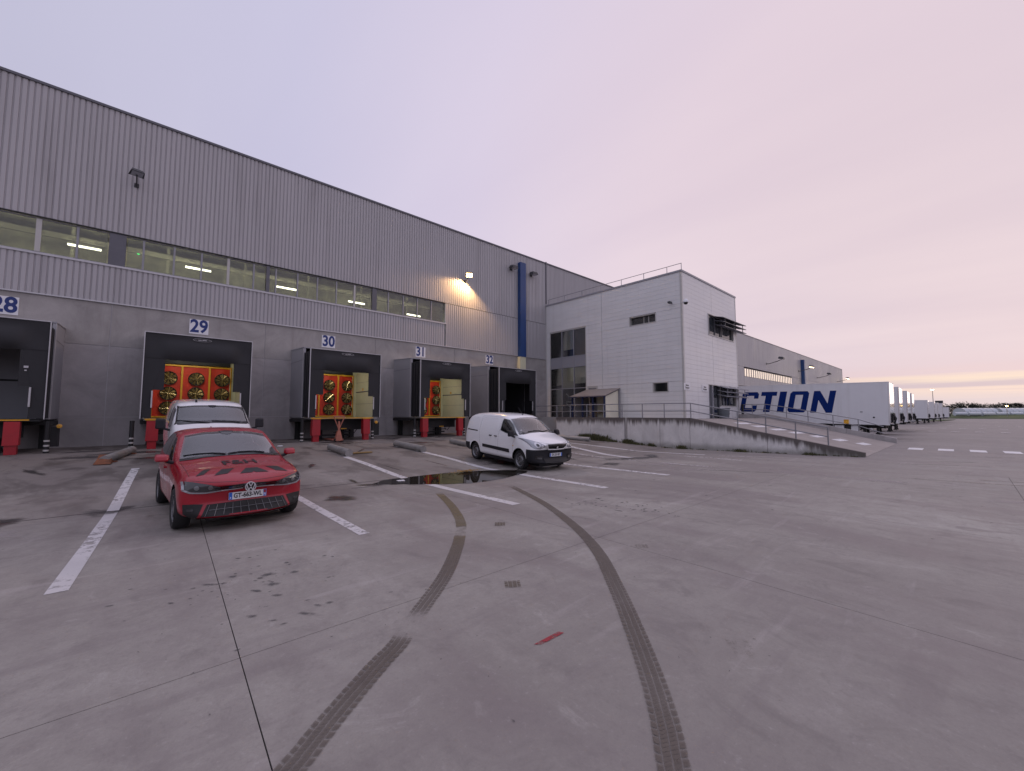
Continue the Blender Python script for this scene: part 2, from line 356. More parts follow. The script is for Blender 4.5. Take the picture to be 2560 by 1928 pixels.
M['chalk'] = mat_decal('scuffed pale patch', (0.48, 0.44, 0.43), 0.8, 3.0, 0.35, 0.6)
M['tread'] = mat_tread('muddy tyre print')


def mat_water():
    m = bpy.data.materials.new('puddle water'); m.use_nodes = True; k = NT(m.node_tree); p = k.n['Principled BSDF']
    v = k.add('ShaderNodeTexCoord').outputs['Object']
    p.inputs['Base Color'].default_value = (0.028, 0.024, 0.018, 1); p.inputs['Roughness'].default_value = 0.015
    p.inputs['IOR'].default_value = 1.333; p.inputs['Specular IOR Level'].default_value = 0.75
    b = k.add('ShaderNodeBump', inp={'Strength': 0.02, 'Distance': 0.005, 'Height': k.noise(v, 3, 2, 0.5)}); k.l.new(b.outputs[0], p.inputs['Normal'])
    return m


M['water'] = mat_water()

# ------------------------------------------------------------------ mesh helpers
class MB:
    def __init__(s): s.v = []; s.f = []; s.uv = None
    def add(s, vs, fs):
        o = len(s.v); s.v += [tuple(p) for p in vs]; s.f += [tuple(i + o for i in f) for f in fs]; return s
    def box(s, x0, x1, y0, y1, z0, z1):
        return s.add([(x0, y0, z0), (x1, y0, z0), (x1, y1, z0), (x0, y1, z0), (x0, y0, z1), (x1, y0, z1), (x1, y1, z1), (x0, y1, z1)],
                     [(0, 3, 2, 1), (4, 5, 6, 7), (0, 1, 5, 4), (1, 2, 6, 5), (2, 3, 7, 6), (3, 0, 4, 7)])
    def hexa(s, a, b):
        """two quads a (4 pts) and b (4 pts) joined"""
        return s.add(list(a) + list(b), [(3, 2, 1, 0), (4, 5, 6, 7), (0, 1, 5, 4), (1, 2, 6, 5), (2, 3, 7, 6), (3, 0, 4, 7)])
    def prism(s, poly, d):
        n = len(poly); d = Vector(d); a = [Vector(p) for p in poly]
        return s.add(a + [p + d for p in a], [tuple(range(n - 1, -1, -1)), tuple(range(n, 2 * n))] + [(i, (i + 1) % n, n + (i + 1) % n, n + i) for i in range(n)])
    def tube(s, pts, r, n=8, cap=True):
        pts = [Vector(p) for p in pts]; rs = r if isinstance(r, (list, tuple)) else [r] * len(pts); o = len(s.v); up = None
        for i, p in enumerate(pts):
            d = (pts[min(i + 1, len(pts) - 1)] - pts[max(i - 1, 0)]).normalized()
            if up is None: up = Vector((0, 0, 1)) if abs(d.z) < 0.9 else Vector((1, 0, 0))
            a = d.cross(up).normalized(); b = a.cross(d).normalized(); up = b
            for j in range(n):
                t = 2 * math.pi * j / n; s.v.append(tuple(p + (a * math.cos(t) + b * math.sin(t)) * rs[i]))
        for i in range(len(pts) - 1):
            for j in range(n): s.f.append((o + i * n + j, o + i * n + (j + 1) % n, o + (i + 1) * n + (j + 1) % n, o + (i + 1) * n + j))
        if cap: s.f.append(tuple(o + j for j in range(n - 1, -1, -1))); s.f.append(tuple(o + (len(pts) - 1) * n + j for j in range(n)))
        return s
    def lathe(s, prof, n=24, axis='y', c=(0, 0, 0)):
        """prof: (radius, offset along axis)"""
        o = len(s.v)
        for r, h in prof:
            for j in range(n):
                t = 2 * math.pi * j / n; a, b = r * math.cos(t), r * math.sin(t)
                p = (a, h, b) if axis == 'y' else (a, b, h) if axis == 'z' else (h, a, b)
                s.v.append((p[0] + c[0], p[1] + c[1], p[2] + c[2]))
        for i in range(len(prof) - 1):
            for j in range(n): s.f.append((o + i * n + j, o + i * n + (j + 1) % n, o + (i + 1) * n + (j + 1) % n, o + (i + 1) * n + j))
        return s
    def mesh(s, name, smooth=None):
        me = bpy.data.meshes.new(name); me.from_pydata(s.v, [], s.f)
        bm = bmesh.new(); bm.from_mesh(me); bmesh.ops.recalc_face_normals(bm, faces=bm.faces); bm.to_mesh(me); bm.free()
        if smooth:
            me.polygons.foreach_set('use_smooth', [True] * len(me.polygons)); me.set_sharp_from_angle(angle=R(smooth))
        return me


def B(x0, x1, y0, y1, z0, z1): return MB().box(x0, x1, y0, y1, z0, z1)


def tag(o, label=None, cat=None, group=None, kind=None):
    if label: o['label'] = label
    if cat: o['category'] = cat
    if group: o['group'] = group
    if kind: o['kind'] = kind
    return o


def thing(name, label, cat, loc=(0, 0, 0), rz=0.0, group=None, local=False, kind=None):
    o = bpy.data.objects.new(name, None); COL.objects.link(o); o.location = loc; o.rotation_euler = (0, 0, rz); o.empty_display_size = 0.2
    tag(o, label, cat, group, kind)
    OFF[o.name] = (0, 0, 0) if local else tuple(-c for c in loc)
    return o


OFF = {}


def obj(name, mb, m, parent=None, smooth=None, bevel=0.0, kind=None, label=None):
    me = mb.mesh(name, smooth) if isinstance(mb, MB) else mb
    if m is not None and not me.materials: me.materials.append(M[m] if isinstance(m, str) else m)
    o = bpy.data.objects.new(name, me); COL.objects.link(o)
    if parent is not None:
        o.parent = parent
        if parent.name in OFF: o.location = OFF[parent.name]
    if bevel:
        md = o.modifiers.new('bevel', 'BEVEL'); md.width = bevel; md.segments = 2; md.limit_method = 'ANGLE'
    if kind: o['kind'] = kind
    if label: o['label'] = label
    return o


def copy_tree(o, parent=None):
    c = o.copy(); COL.objects.link(c)
    if parent is not None: c.parent = parent
    for ch in list(o.children): copy_tree(ch, c)
    return c


def text_mesh(txt, size, bold=0.0, extrude=0.004, sx=1.0, align='CENTER'):
    cu = bpy.data.curves.new('t', 'FONT'); cu.body = txt; cu.size = size; cu.align_x = align; cu.align_y = 'CENTER'
    cu.offset = bold; cu.extrude = extrude; cu.resolution_u = 4
    o = bpy.data.objects.new('t', cu); COL.objects.link(o)
    dg = bpy.context.evaluated_depsgraph_get(); me = bpy.data.meshes.new_from_object(o.evaluated_get(dg))
    bpy.data.objects.remove(o); me.materials.clear()
    if sx != 1.0:
        for v in me.vertices: v.co.x *= sx
    return me


def gz(x, y):
    xs = (-1e4, 2, 8.4, 10.8, 13.5, 20.5, 1e5); zs = (0, 0, -0.055, -0.055, 0.12, 0.44, 0.44)
    for i in range(6):
        if y <= xs[i + 1]:
            z = zs[i] + (zs[i + 1] - zs[i]) * (y - xs[i]) / (xs[i + 1] - xs[i]); break
    f = 1.0 if x < 110 else max(0.0, 1 - (x - 110) / 60)
    return z * f


def attr(me, name, vals):
    a = me.attributes.new(name, 'FLOAT', 'POINT'); a.data.foreach_set('value', vals)


def drape_quad(name, pts, m, parent, lift=0.004, step=0.5):
    """flat quad marking laid on the ground sheet"""
    a, b, c, d = [Vector((*p, 0)) for p in pts]
    n = max(1, int(max((b - a).length, (c - d).length) / step)); k = max(1, int(max((d - a).length, (c - b).length) / step))
    mb = MB()
    for i in range(n + 1):
        for j in range(k + 1):
            p = (a.lerp(b, i / n)).lerp(d.lerp(c, i / n), j / k); mb.v.append((p.x, p.y, gz(p.x, p.y) + lift))
    for i in range(n):
        for j in range(k): q = i * (k + 1) + j; mb.f.append((q, q + 1, q + k + 2, q + k + 1))
    o = obj(name, mb, m, parent); return o


def blob(mb, al, cx, cy, rx, ry, rot, lift, rings=3, n=14, jit=0.25):
    o = len(mb.v); ca, sa = math.cos(rot), math.sin(rot); js = [1 + rnd.uniform(-jit, jit) for _ in range(n)]
    mb.v.append((cx, cy, gz(cx, cy) + lift)); al.append(1.0)
    for r in range(1, rings + 1):
        for j in range(n):
            t = 2 * math.pi * j / n; a, b = rx * r / rings * js[j] * math.cos(t), ry * r / rings * js[j] * math.sin(t)
            x, y = cx + a * ca - b * sa, cy + a * sa + b * ca
            mb.v.append((x, y, gz(x, y) + lift)); al.append(1 - r / rings)
    for j in range(n): mb.f.append((o, o + 1 + j, o + 1 + (j + 1) % n))
    for r in range(rings - 1):
        for j in range(n):
            p, q = o + 1 + r * n + j, o + 1 + r * n + (j + 1) % n; mb.f.append((p, p + n, q + n, q))
D = 23.86          # plane of the long facade
# ------------------------------------------------------------------ ground
def build_yard():
    xs = [-400, -120, -60, -30, -12] + [60, 80, 100, 110, 120, 130, 140, 150, 160, 170, 200, 300, 600, 1500, 3000]
    ys = [-3000, -800, -200, -60, -13, -6, 0, 2, 4, 6, 8.4, 10.8, 12, 13.5, 16, 18, 20.5, 24, 60, 300, 1500, 3000]
    mb = MB()
    for x in xs:
        for y in ys: mb.v.append((x, y, gz(x, y) - 0.022))
    n = len(ys)
    for i in range(len(xs) - 1):
        for j in range(n - 1): mb.f.append((i * n + j, (i + 1) * n + j, (i + 1) * n + j + 1, i * n + j + 1))
    yard = tag(obj('yard', mb, 'yard'), kind='structure')
    # cast slabs with open joints, long joints run slightly askew to the facade
    xj = [-12.4, -8.1, -3.75, 0.68, 5.03, 9.35, 13.7, 18.05]
    yj = [-13.4, -9.2, -4.95, -0.7, 3.62, 8.15, 12.2, 16.35, 20.4, 24.4]
    sk = lambda x, y: x + 0.055 * (min(y, 9) - 5) * (1.0 if x > 3 else 0.8)
    g = 0.0036
    mb = MB()
    for x0, x1, y0, y1 in ((-12.4, 57.3, -13.4, 24.4),):
        n = 40
        for i in range(2):
            for y in [y0 + (y1 - y0) * t / n for t in range(n + 1)]:
                x = sk((x0, x1)[i], y); mb.v.append((x, y, gz(x, y) - 0.014))
        for t in range(n): mb.f.append((t, t + n + 1, t + n + 2, t + 1))
    obj('joint_filler', mb, 'joint', yard)
    cells = [(xj[i], xj[i + 1], yj[j], yj[j + 1]) for i in range(len(xj) - 1) for j in range(len(yj) - 1)] + [(18.05, 57.3, -13.4, 24.4)]
    if True:
        for cx0, cx1, cy0, cy1 in cells:
            nx, ny = 3, 10
            mb = MB()
            yy = [cy0 + g + (cy1 - cy0 - 2 * g) * t / ny for t in range(ny + 1)]
            yy = sorted(set(yy + [q for q in (2, 8.4, 10.8, 13.5, 20.5) if cy0 + 0.1 < q < cy1 - 0.1]))
            for a in range(nx + 1):
                for y in yy:
                    x = sk(cx0 + g, y) + (sk(cx1, y) - sk(cx0, y) - 2 * g) * a / nx; mb.v.append((x, y, gz(x, y)))
            n = len(yy)
            for a in range(nx):
                for t in range(n - 1): mb.f.append((a * n + t, (a + 1) * n + t, (a + 1) * n + t + 1, a * n + t + 1))
            o = len(mb.v)          # skirt down into the joint
            ring = [t for t in range(n)] + [a * n + n - 1 for a in range(1, nx + 1)] + [nx * n + t for t in range(n - 2, -1, -1)] + [a * n for a in range(nx - 1, 0, -1)]
            mb.v += [(mb.v[r][0], mb.v[r][1], mb.v[r][2] - 0.015) for r in ring]
            for t in range(len(ring)): mb.f.append((ring[t], ring[(t + 1) % len(ring)], o + (t + 1) % len(ring), o + t))
            obj('concrete_slab', mb, 'yard', yard)
    # parking lines
    L = lambda x0, y0, x1, y1, w, m='line': drape_quad('parking_line', [(x0 - w / 2, y0), (x0 + w / 2, y0), (x1 + w / 2, y1), (x1 - w / 2, y1)], m, yard)
    L(-0.54, 6.2, -0.02, 15.75, 0.17); L(2.56, 6.1, 2.72, 15.2, 0.16); L(5.60, 6.05, 5.60, 15.2, 0.21); L(8.44, 5.92, 8.70, 15.0, 0.22)
    L(11.53, 5.92, 11.45, 15.6, 0.24); L(14.36, 5.8, 14.36, 9.6, 0.20, 'oldline'); L(17.28, 5.9, 17.42, 8.2, 0.24, 'oldline')
    L(15.05, 9.3, 16.4, 14.6, 0.32, 'line'); L(18.5, 7.8, 17.2, 16.0, 0.22, 'line'); L(19.1, 5.2, 18.55, 7.4, 0.14, 'oldline')
    L(14.4, 10.2, 14.5, 15.6, 0.2, 'oldline')
    # walkway bars from the ramp across the yard
    for i in range(9):
        y = 1.78 - 1.04 * i; x = 28.95 + 0.16 * i
        drape_quad('walkway_bar', [(x - 0.78, y - 0.27), (x + 0.72, y - 0.25), (x + 0.80, y + 0.28), (x - 0.74, y + 0.26)], 'bar', yard, 0.005)
    # far bay markings
    for i in range(14):
        for q, x in enumerate((58.5, 72.0, 88.0)):
            y = 4.0 - 1.6 * i - q * 0.4
            drape_quad('bay_dash', [(x, y - 0.3), (x + 2.2, y - 0.3), (x + 2.2, y + 0.3), (x, y + 0.3)], 'oldline', yard, 0.006)
    drape_quad('bay_edge', [(98.0, -30), (98.6, -30), (98.6, 7), (98.0, 7)], 'oldline', yard, 0.006, 3)
    drape_quad('paint_mark', [(2.30, 2.295), (2.345, 2.255), (2.60, 2.25), (2.58, 2.295)], 'redpaint', yard, 0.005, 0.1)
    # puddle
    ring = [(4.55, 10.40), (5.0, 10.72), (5.6, 10.80), (6.3, 10.78), (7.1, 10.72), (7.9, 10.50), (8.4, 10.30), (8.8, 10.0), (9.1, 9.7), (9.15, 9.4), (8.9, 9.15), (8.4, 8.98), (7.8, 8.82), (7.1, 8.72), (6.5, 8.74), (6.1, 8.95), (5.8, 9.2), (5.4, 9.5), (5.0, 9.85), (4.7, 10.1)]
    mb = MB(); big = []
    for i in range(len(ring)):
        p, q = Vector(ring[i]), Vector(ring[(i + 1) % len(ring)])
        for t in range(4):
            w = p.lerp(q, t / 4); big.append((w.x + rnd.uniform(-0.03, 0.03), w.y + rnd.uniform(-0.03, 0.03)))
    mb.v = [(x, y, -0.049) for x, y in big]; mb.f = [tuple(range(len(big)))]
    obj('puddle', mb, 'water', yard)
    mb = MB(); al = []
    blob(mb, al, 14.9, 9.2, 2.3, 0.75, R(-14), 0.006); blob(mb, al, 16.4, 9.2, 1.3, 0.5, R(30), 0.0062)
    o = obj('puddle', mb, 'damp', yard); attr(o.data, 'a', al)
    mb = MB(); al = []
    for c in ((4.4, 10.3, 0.75, 0.28, -0.5), (7.2, 9.8, 3.5, 1.35, -0.1), (10.3, 9.6, 1.6, 0.8, 0.1), (-0.35, 10.75, 0.62, 0.75, 0.1), (-1.65, 10.75, 0.5, 0.55, 0.1), (12.7, 8.7, 0.9, 0.5, 0.2),
              (3.3, 9.1, 0.5, 0.6, 0.1), (10.0, 11.2, 1.3, 2.4, 0.0), (1.4, 9.6, 1.4, 2.1, 0.0)) + tuple((rnd.uniform(-5, 18), rnd.uniform(16.5, 21.5), rnd.uniform(.8, 2.6), rnd.uniform(.3, .9), rnd.uniform(-.3, .3)) for _ in range(20)) + tuple((rnd.uniform(-5, 16), rnd.uniform(10.5, 17), rnd.uniform(.4, 1.3), rnd.uniform(.12, .4), rnd.uniform(.8, 2.0)) for _ in range(14)) + ((-1.2, 20.6, 2.4, .5, 0), (4.6, 20.9, 1.6, .5, 0), (10.4, 21.0, 1.8, .5, 0)):  # ovals under the red car and small van paint their contact shadow
        blob(mb, al, *c, 0.005 + 0.0002 * len(mb.v) / 43)
    o = obj('damp_shade_patch', mb, 'damp', yard, kind='stuff'); attr(o.data, 'a', al)
    mb = MB(); al = []
    # oil drips in front of the red car
    spots = [(1.14, 5.28, .10), (1.37, 5.17, .12), (1.11, 4.94, .11), (0.95, 4.88, .08), (1.08, 4.61, .09), (1.8, 5.5, .06), (0.84, 5.47, .10), (0.72, 5.33, .09), (0.49, 5.38, .06), (0.94, 4.41, .05), (1.17, 4.02, .09), (0.93, 4.07, .06),
             (0.61, 5.4, .10), (1.39, 5.55, .05), (1.65, 4.73, .03), (0.81, 4.29, .06), (1.05, 5.22, .07), (0.62, 3.75, .04), (0.3, 5.1, .04), (1.25, 4.3, .04), (1.3, 4.12, .08), (1.4, 4.1, .07), (0.98, 3.95, .04)]
    for i in range(46):
        a = rnd.gauss(0, 1); spots.append((1.0 + 0.45 * a, 5.35 + 0.55 * rnd.gauss(0, 1), rnd.uniform(0.012, 0.045)))
    for x, y, r in spots: blob(mb, al, x, y, r * rnd.uniform(0.8, 1.6), r * rnd.uniform(0.5, 0.9), R(-30 + rnd.uniform(-30, 30)), 0.004 + rnd.random() * 0.002, 2, 9)
    for x, y in ((6.69, 5.26), (6.7, 4.51), (6.91, 3.96), (7.05, 3.68), (7.21, 5.41), (7.23, 4.34), (6.85, 4.8), (6.6, 5.0), (7.0, 4.1)):
        for i in range(6): blob(mb, al, x + rnd.gauss(0, .16), y + rnd.gauss(0, .2), rnd.uniform(.03, .13), rnd.uniform(.02, .06), rnd.random() * 3, 0.004 + rnd.random() * 0.002, 2, 8)
    for i in range(130):
        x, y = rnd.uniform(0, 7.5), rnd.uniform(0.8, 8)
        blob(mb, al, x, y, rnd.uniform(.008, .028), rnd.uniform(.006, .018), rnd.random() * 3, 0.004 + rnd.random() * 0.002, 2, 7)
    for i in range(260):
        x, y = rnd.uniform(8, 40), rnd.uniform(-9, 8)
        blob(mb, al, x, y, rnd.uniform(.02, .11), rnd.uniform(.02, .06), rnd.random() * 3, 0.004 + rnd.random() * 0.002, 2, 7)
    o = obj('oil_stain', mb, 'oil', yard, kind='stuff'); attr(o.data, 'a', al)
    mb = MB(); al = []
    for i in range(30):
        x = rnd.uniform(12, 55); y = rnd.uniform(-11, 8)
        blob(mb, al, x, y, rnd.uniform(1.2, 4.0), rnd.uniform(.05, .16), R(-64 + rnd.uniform(-22, 22)), 0.0045 + i * 0.00005, 3, 16, 0.15)
    for c in ((6.0, 12.3, 1.3, .07, R(95)), (7.68, 12.4, 1.15, .07, R(93)), (4.4, 10.0, 1.1, .05, R(-8)), (2.9, 11.2, 1.5, .04, R(-12)), (11.8, 8.4, 1.7, .07, R(-10)), (12.3, 8.7, 1.5, .06, R(-22))): blob(mb, al, *c, 0.0068)
    o = obj('skid_mark', mb, 'skid', yard, kind='stuff'); attr(o.data, 'a', al)
    mb = MB(); al = []
    for i in range(26):
        x = rnd.uniform(-3, 30); y = rnd.uniform(-6, 19)
        blob(mb, al, x, y, rnd.uniform(.5, 2.2), rnd.uniform(.12, .6), R(-60 + rnd.uniform(-30, 30)), 0.0035 + i * 0.00002, 3, 16)
    o = obj('scuff', mb, 'chalk', yard, kind='stuff'); attr(o.data, 'a', al)
    # muddy tyre prints
    def track(pts, w, clear, mud, fade):
        P = [Vector(p) for p in pts]; out = []
        for i in range(len(P) - 1):
            a, b, c, d = P[max(i - 1, 0)], P[i], P[i + 1], P[min(i + 2, len(P) - 1)]
            n = max(2, int((c - b).length / 0.05))
            for t in range(n):
                u = t / n
                out.append((0.5 * ((2 * b) + (c - a) * u + (2 * a - 5 * b + 4 * c - d) * u * u + (3 * b - a - 3 * c + d) * u ** 3), (i + u) / (len(P) - 1)))
        out.append((P[-1], 1.0))
        mb = MB(); uv = []; al = []; cl = []; md = []; s = 0.0
        for i, (p, f) in enumerate(out):
            if i: s += (p - out[i - 1][0]).length
            d = (out[min(i + 1, len(out) - 1)][0] - out[max(i - 1, 0)][0]).normalized(); nr = Vector((-d.y, d.x))
            for q in range(5):
                z = p + nr * w * (q / 4 - 0.5); mb.v.append((z.x, z.y, gz(z.x, z.y) + 0.006)); uv.append((q / 4, s))
                al.append(fade(f)); cl.append(clear(f)); md.append(mud(f))
        for i in range(len(out) - 1):
            for q in range(4): mb.f.append((i * 5 + q, (i + 1) * 5 + q, (i + 1) * 5 + q + 1, i * 5 + q + 1))
        me = mb.mesh('tyre_track'); l = me.uv_layers.new(name='UVMap')
        for lp in me.loops: l.data[lp.index].uv = uv[lp.vertex_index]
        attr(me, 'a', al); attr(me, 'clear', cl); attr(me, 'mud', md)
        obj('tyre_track', me, 'tread', yard)
    st = lambda a, b: (lambda f: max(0.0, min(1.0, (f - a) / (b - a))))
    def fA(f):
        k = 1.0
        for c, w in ((0.275, 0.04), (0.565, 0.055)): k *= min(1.0, max(0.34 if c < 0.4 else 0.27, (abs(f - c) / w) ** 1.5))
        return k * min(1, f / 0.05)
    track([(5.18, 8.29), (4.75, 7.2), (4.36, 6.35), (3.95, 5.6), (3.5, 4.99), (3.11, 4.52), (2.54, 3.9), (1.87, 3.31), (1.55, 3.01), (1.34, 2.87), (0.91, 2.55), (0.64, 2.33), (0.2, 2.0), (-0.4, 1.6)], 0.172, st(0.38, 0.5), lambda f: 1 - st(0.2, 0.42)(f), fA)
    track([(7.13, 8.16), (6.55, 6.8), (5.99, 5.62), (5.19, 4.27), (4.45, 3.28), (3.69, 2.5), (3.06, 1.9), (2.58, 1.47), (2.27, 1.22), (2.04, 1.06), (1.7, 0.8), (1.3, 0.5)], 0.172, st(0.36, 0.52), lambda f: 0.25 * (1 - st(0.0, 0.3)(f)), lambda f: 0.82 * min(1, f / 0.1) + 0.1)
    for (x, y, a, L_, f) in ((4.39, 5.14, 50, .26, .75), (2.94, 3.24, 52, .2, .8), (5.03, 2.99, 40, .22, .45), (3.42, 1.22, 40, .3, .36), (6.6, 4.6, 45, .3, .3)):
        d = Vector((math.cos(R(a)), math.sin(R(a)))) * L_ / 2
        track([(x - d.x, y - d.y), (x, y), (x + d.x, y + d.y)], 0.17, lambda q: 1.0, lambda q: 0.3, lambda q, f=f: f * min(1, 2.4 * min(q, 1 - q) + .4))
    return yard


yard = build_yard()

# ------------------------------------------------------------------ warehouse
def ribs(x0, x1, z0, z1, y=D, pitch=0.172):
    mb = MB(); prof = [(0.0, 0.0), (0.022, 0.0), (0.038, -0.036), (0.150, -0.036), (0.166, 0.0)]; pts = []
    x = x0
    while x < x1 - 1e-6:
        for dx, dy in prof:
            if x + dx < x1: pts.append((x + dx, y + dy))
        x += pitch
    pts.append((x1, y))
    for z in (z0, z1): mb.v += [(px, py, z) for px, py in pts]
    n = len(pts)
    mb.f = [(i, i + 1, n + i + 1, n + i) for i in range(n - 1)]
    return mb


def build_warehouse():
    wh = thing('warehouse', 'long grey ribbed steel warehouse with lit strip windows above numbered loading docks', 'warehouse', (20, D, 0.44))
    A = lambda n, mb, m, **k: obj(n, mb, m, wh, **k)
    X0, X1 = -26.0, 152.3; WX, ZB, ZT = 15.33, 7.955, 9.40
    A('cladding', ribs(X0, X1, ZT + 0.03, 14.74), 'clad'); A('cladding', ribs(X0, WX, 6.42, ZB - 0.03), 'clad')
    A('cladding', ribs(WX + 0.06, 72.4, 6.42, ZT), 'clad'); A('cladding', ribs(72.4, 99.7, 6.42, 7.83), 'clad'); A('cladding', ribs(99.7, X1, 6.42, ZT), 'clad')
    A('roof_edge', B(X0, 25.47, D - 0.09, D + 0.3, 14.74, 14.84).box(25.57, X1, D - 0.09, D + 0.3, 14.74, 14.84), 'trim')
    A('roof', B(X0, X1, D + 0.3, D + 60, 14.5, 14.7), 'trim'); A('rear_wall', B(X0, X1, D + 59, D + 59.8, 0.3, 14.5).box(X1 - 0.3, X1, D + 0.35, D + 58.9, 0.3, 14.5), 'clad')
    A('corner_trim', B(X1, X1 + 0.12, D - 0.06, D + 0.3, 0.3, 14.74), 'trim')
    A('drip_edge', B(X0, X1, D - 0.07, D + 0.02, 6.36, 6.415), 'trimlight'); A('sill', B(X0, WX + 0.08, D - 0.075, D + 0.02, ZB - 0.03, ZB + 0.05), 'trimlight')
    A('window_head', B(X0, WX + 0.08, D - 0.05, D + 0.02, ZT - 0.005, ZT + 0.045), 'blacksteel')
    A('window_jamb', B(WX, WX + 0.06, D - 0.06, D + 0.2, ZB + 0.05, ZT - 0.005), 'trimlight')
    A('joint_cover', B(25.47, 25.57, D - 0.10, D - 0.02, 11.2, 14.90), 'trim')
    # strip windows: bays of glazing between columns
    cols = [(-24.2, -23.9), (-18.5, -18.2), (-12.75, -12.45), (-7.0, -6.75), (-1.30, -0.77), (4.50, 4.66), (10.14, 10.42)]
    edges = [(-23.9, -18.5), (-18.2, -12.75), (-12.45, -7.0), (-6.75, -1.30), (-0.77, 4.50), (4.66, 10.14), (10.42, WX)]
    mulls = {3: [-5.4, -4.35, -3.26, -2.21], 4: [-0.21, 0.83, 1.83, 2.88, 3.95], 5: [4.95, 5.99, 7.0, 8.03, 9.07], 6: [11.19, 12.2, 13.21, 14.26]}
    for x0, x1 in cols: A('window_column', B(x0, x1, D - 0.02, D + 0.22, ZB + 0.05, ZT - 0.005), 'trim')
    for i, (x0, x1) in enumerate(edges):
        ms = mulls.get(i, [x0 + (x1 - x0) * t / 5 for t in range(1, 5)])
        fr = MB().box(x0, x1, D + 0.04, D + 0.10, ZB + 0.05, ZB + 0.10).box(x0, x1, D + 0.04, D + 0.10, ZT - 0.05, ZT - 0.006)
        f = A('window', fr, 'frame')
        for m_ in ms:
            wd = 0.075 if abs(m_ + 3.26) < 0.01 else 0.055 if m_ in (9.07, 2.88) else 0.035
            obj('mullion', B(m_ - wd, m_ + wd, D + 0.02, D + 0.11, ZB + 0.10, ZT - 0.05), 'framelight' if wd > 0.04 else 'frame', f)
        q = [x0] + ms + [x1]
        for a, b in zip(q[:-1], q[1:]): obj('pane', B(a + 0.03, b - 0.03, D + 0.065, D + 0.073, ZB + 0.10, ZT - 0.05), 'glass', f)
    # hall behind the strip windows
    hall = MB().add([(X0, D + 7, 6.6), (WX + 4, D + 7, 6.6), (WX + 4, D + 7, 12.4), (X0, D + 7, 12.4)], [(0, 1, 2, 3)])
    hall.add([(X0, D + .3, 12.4), (WX + 4, D + .3, 12.4), (WX + 4, D + 7, 12.4), (X0, D + 7, 12.4)], [(0, 1, 2, 3)])
    hall.add([(X0, D + .3, 6.6), (WX + 4, D + .3, 6.6), (WX + 4, D + 7, 6.6), (X0, D + 7, 6.6)], [(0, 1, 2, 3)])
    hall.add([(WX + 4, D + .3, 6.6), (WX + 4, D + .3, 12.4), (WX + 4, D + 7, 12.4), (WX + 4, D + 7, 6.6)], [(0, 1, 2, 3)])
    A('hall_lining', hall, 'hall')
    bm = MB()
    for i in range(12): x = X0 + 1.5 + i * 3.6; bm.box(x, x + 0.12, D + 5.2, D + 5.35, 6.6, 12.4)
    for z in (8.6, 10.2, 11.6): bm.box(X0, WX + 3.9, D + 5.05, D + 5.17, z, z + 0.25)
    A('hall_beam', bm, 'hall')
    for x, z in ((-22.5, 9.3), (-18.4, 9.3), (-14.3, 9.3), (-10.3, 9.3), (-6.3, 9.28), (-2.2, 9.27), (1.9, 9.25), (6.03, 9.1), (10.16, 9.0), (14.3, 8.84)):
        A('tube_light', B(x - 0.53, x + 0.53, D + 2.46, D + 2.54, z - 0.04, z + 0.04), 'tube')
        l = bpy.data.lights.new('tube_glow', 'AREA'); l.shape = 'RECTANGLE'; l.size = 1.1; l.size_y = 0.3; l.energy = 38; l.color = (1, 0.94, 0.76); l.spread = R(170)
        lo = bpy.data.objects.new('tube_glow', l); COL.objects.link(lo); lo.parent = wh; lo.location = Vector((x, D + 2.75, z + 0.05)) + Vector(OFF[wh.name]); lo.rotation_euler = (R(118), 0, 0)
    A('exit_light', B(-0.42, -0.34, D + 0.3, D + 0.33, 8.78, 8.81), 'greenlamp')
    # far lit strip window
    f = A('window', B(72.4, 99.7, D - 0.05, D + 0.02, 9.16, 9.23).box(72.4, 99.7, D - 0.05, D + 0.02, 7.83, 7.9), 'trim')
    for i in range(25):
        x = 72.4 + 27.3 * i / 25; obj('pane', B(x + 0.28, x + 1.0, D - 0.01, D, 7.9, 9.16), 'litpane', f); obj('mullion', B(x, x + 0.28, D - 0.03, D + 0.02, 7.9, 9.16), 'trim', f)
    # concrete plinth in precast panels
    cx = [-24.2, -18.5, -12.7, -6.85, -1.08, 4.56, 10.4, 16.18, 22.0, 27.8]
    g = 0.012
    for i in range(len(cx) - 1):
        for z0, z1, m in ((0.20, 1.62, 'precastdark'), (1.62, 4.56, 'precastdark'), (4.56, 6.36, 'precast')):
            A('concrete_panel', B(cx[i] + g, cx[i + 1] - g, D, D + 0.2, z0 + g, z1 - g), m)
    for x in [27.8 + 6 * i for i in range(21)]: A('concrete_panel', B(x + g, min(x + 6, X1) - g, D, D + 0.2, 0.2, 6.36 - g), 'precast')
    A('joint_backing', B(X0, X1, D + 0.03, D + 0.12, 0.2, 6.36), 'trimlight')
    return wh


wh = build_warehouse()

# ------------------------------------------------------------------ loading docks
ACROSS = 5.81
FAN = None


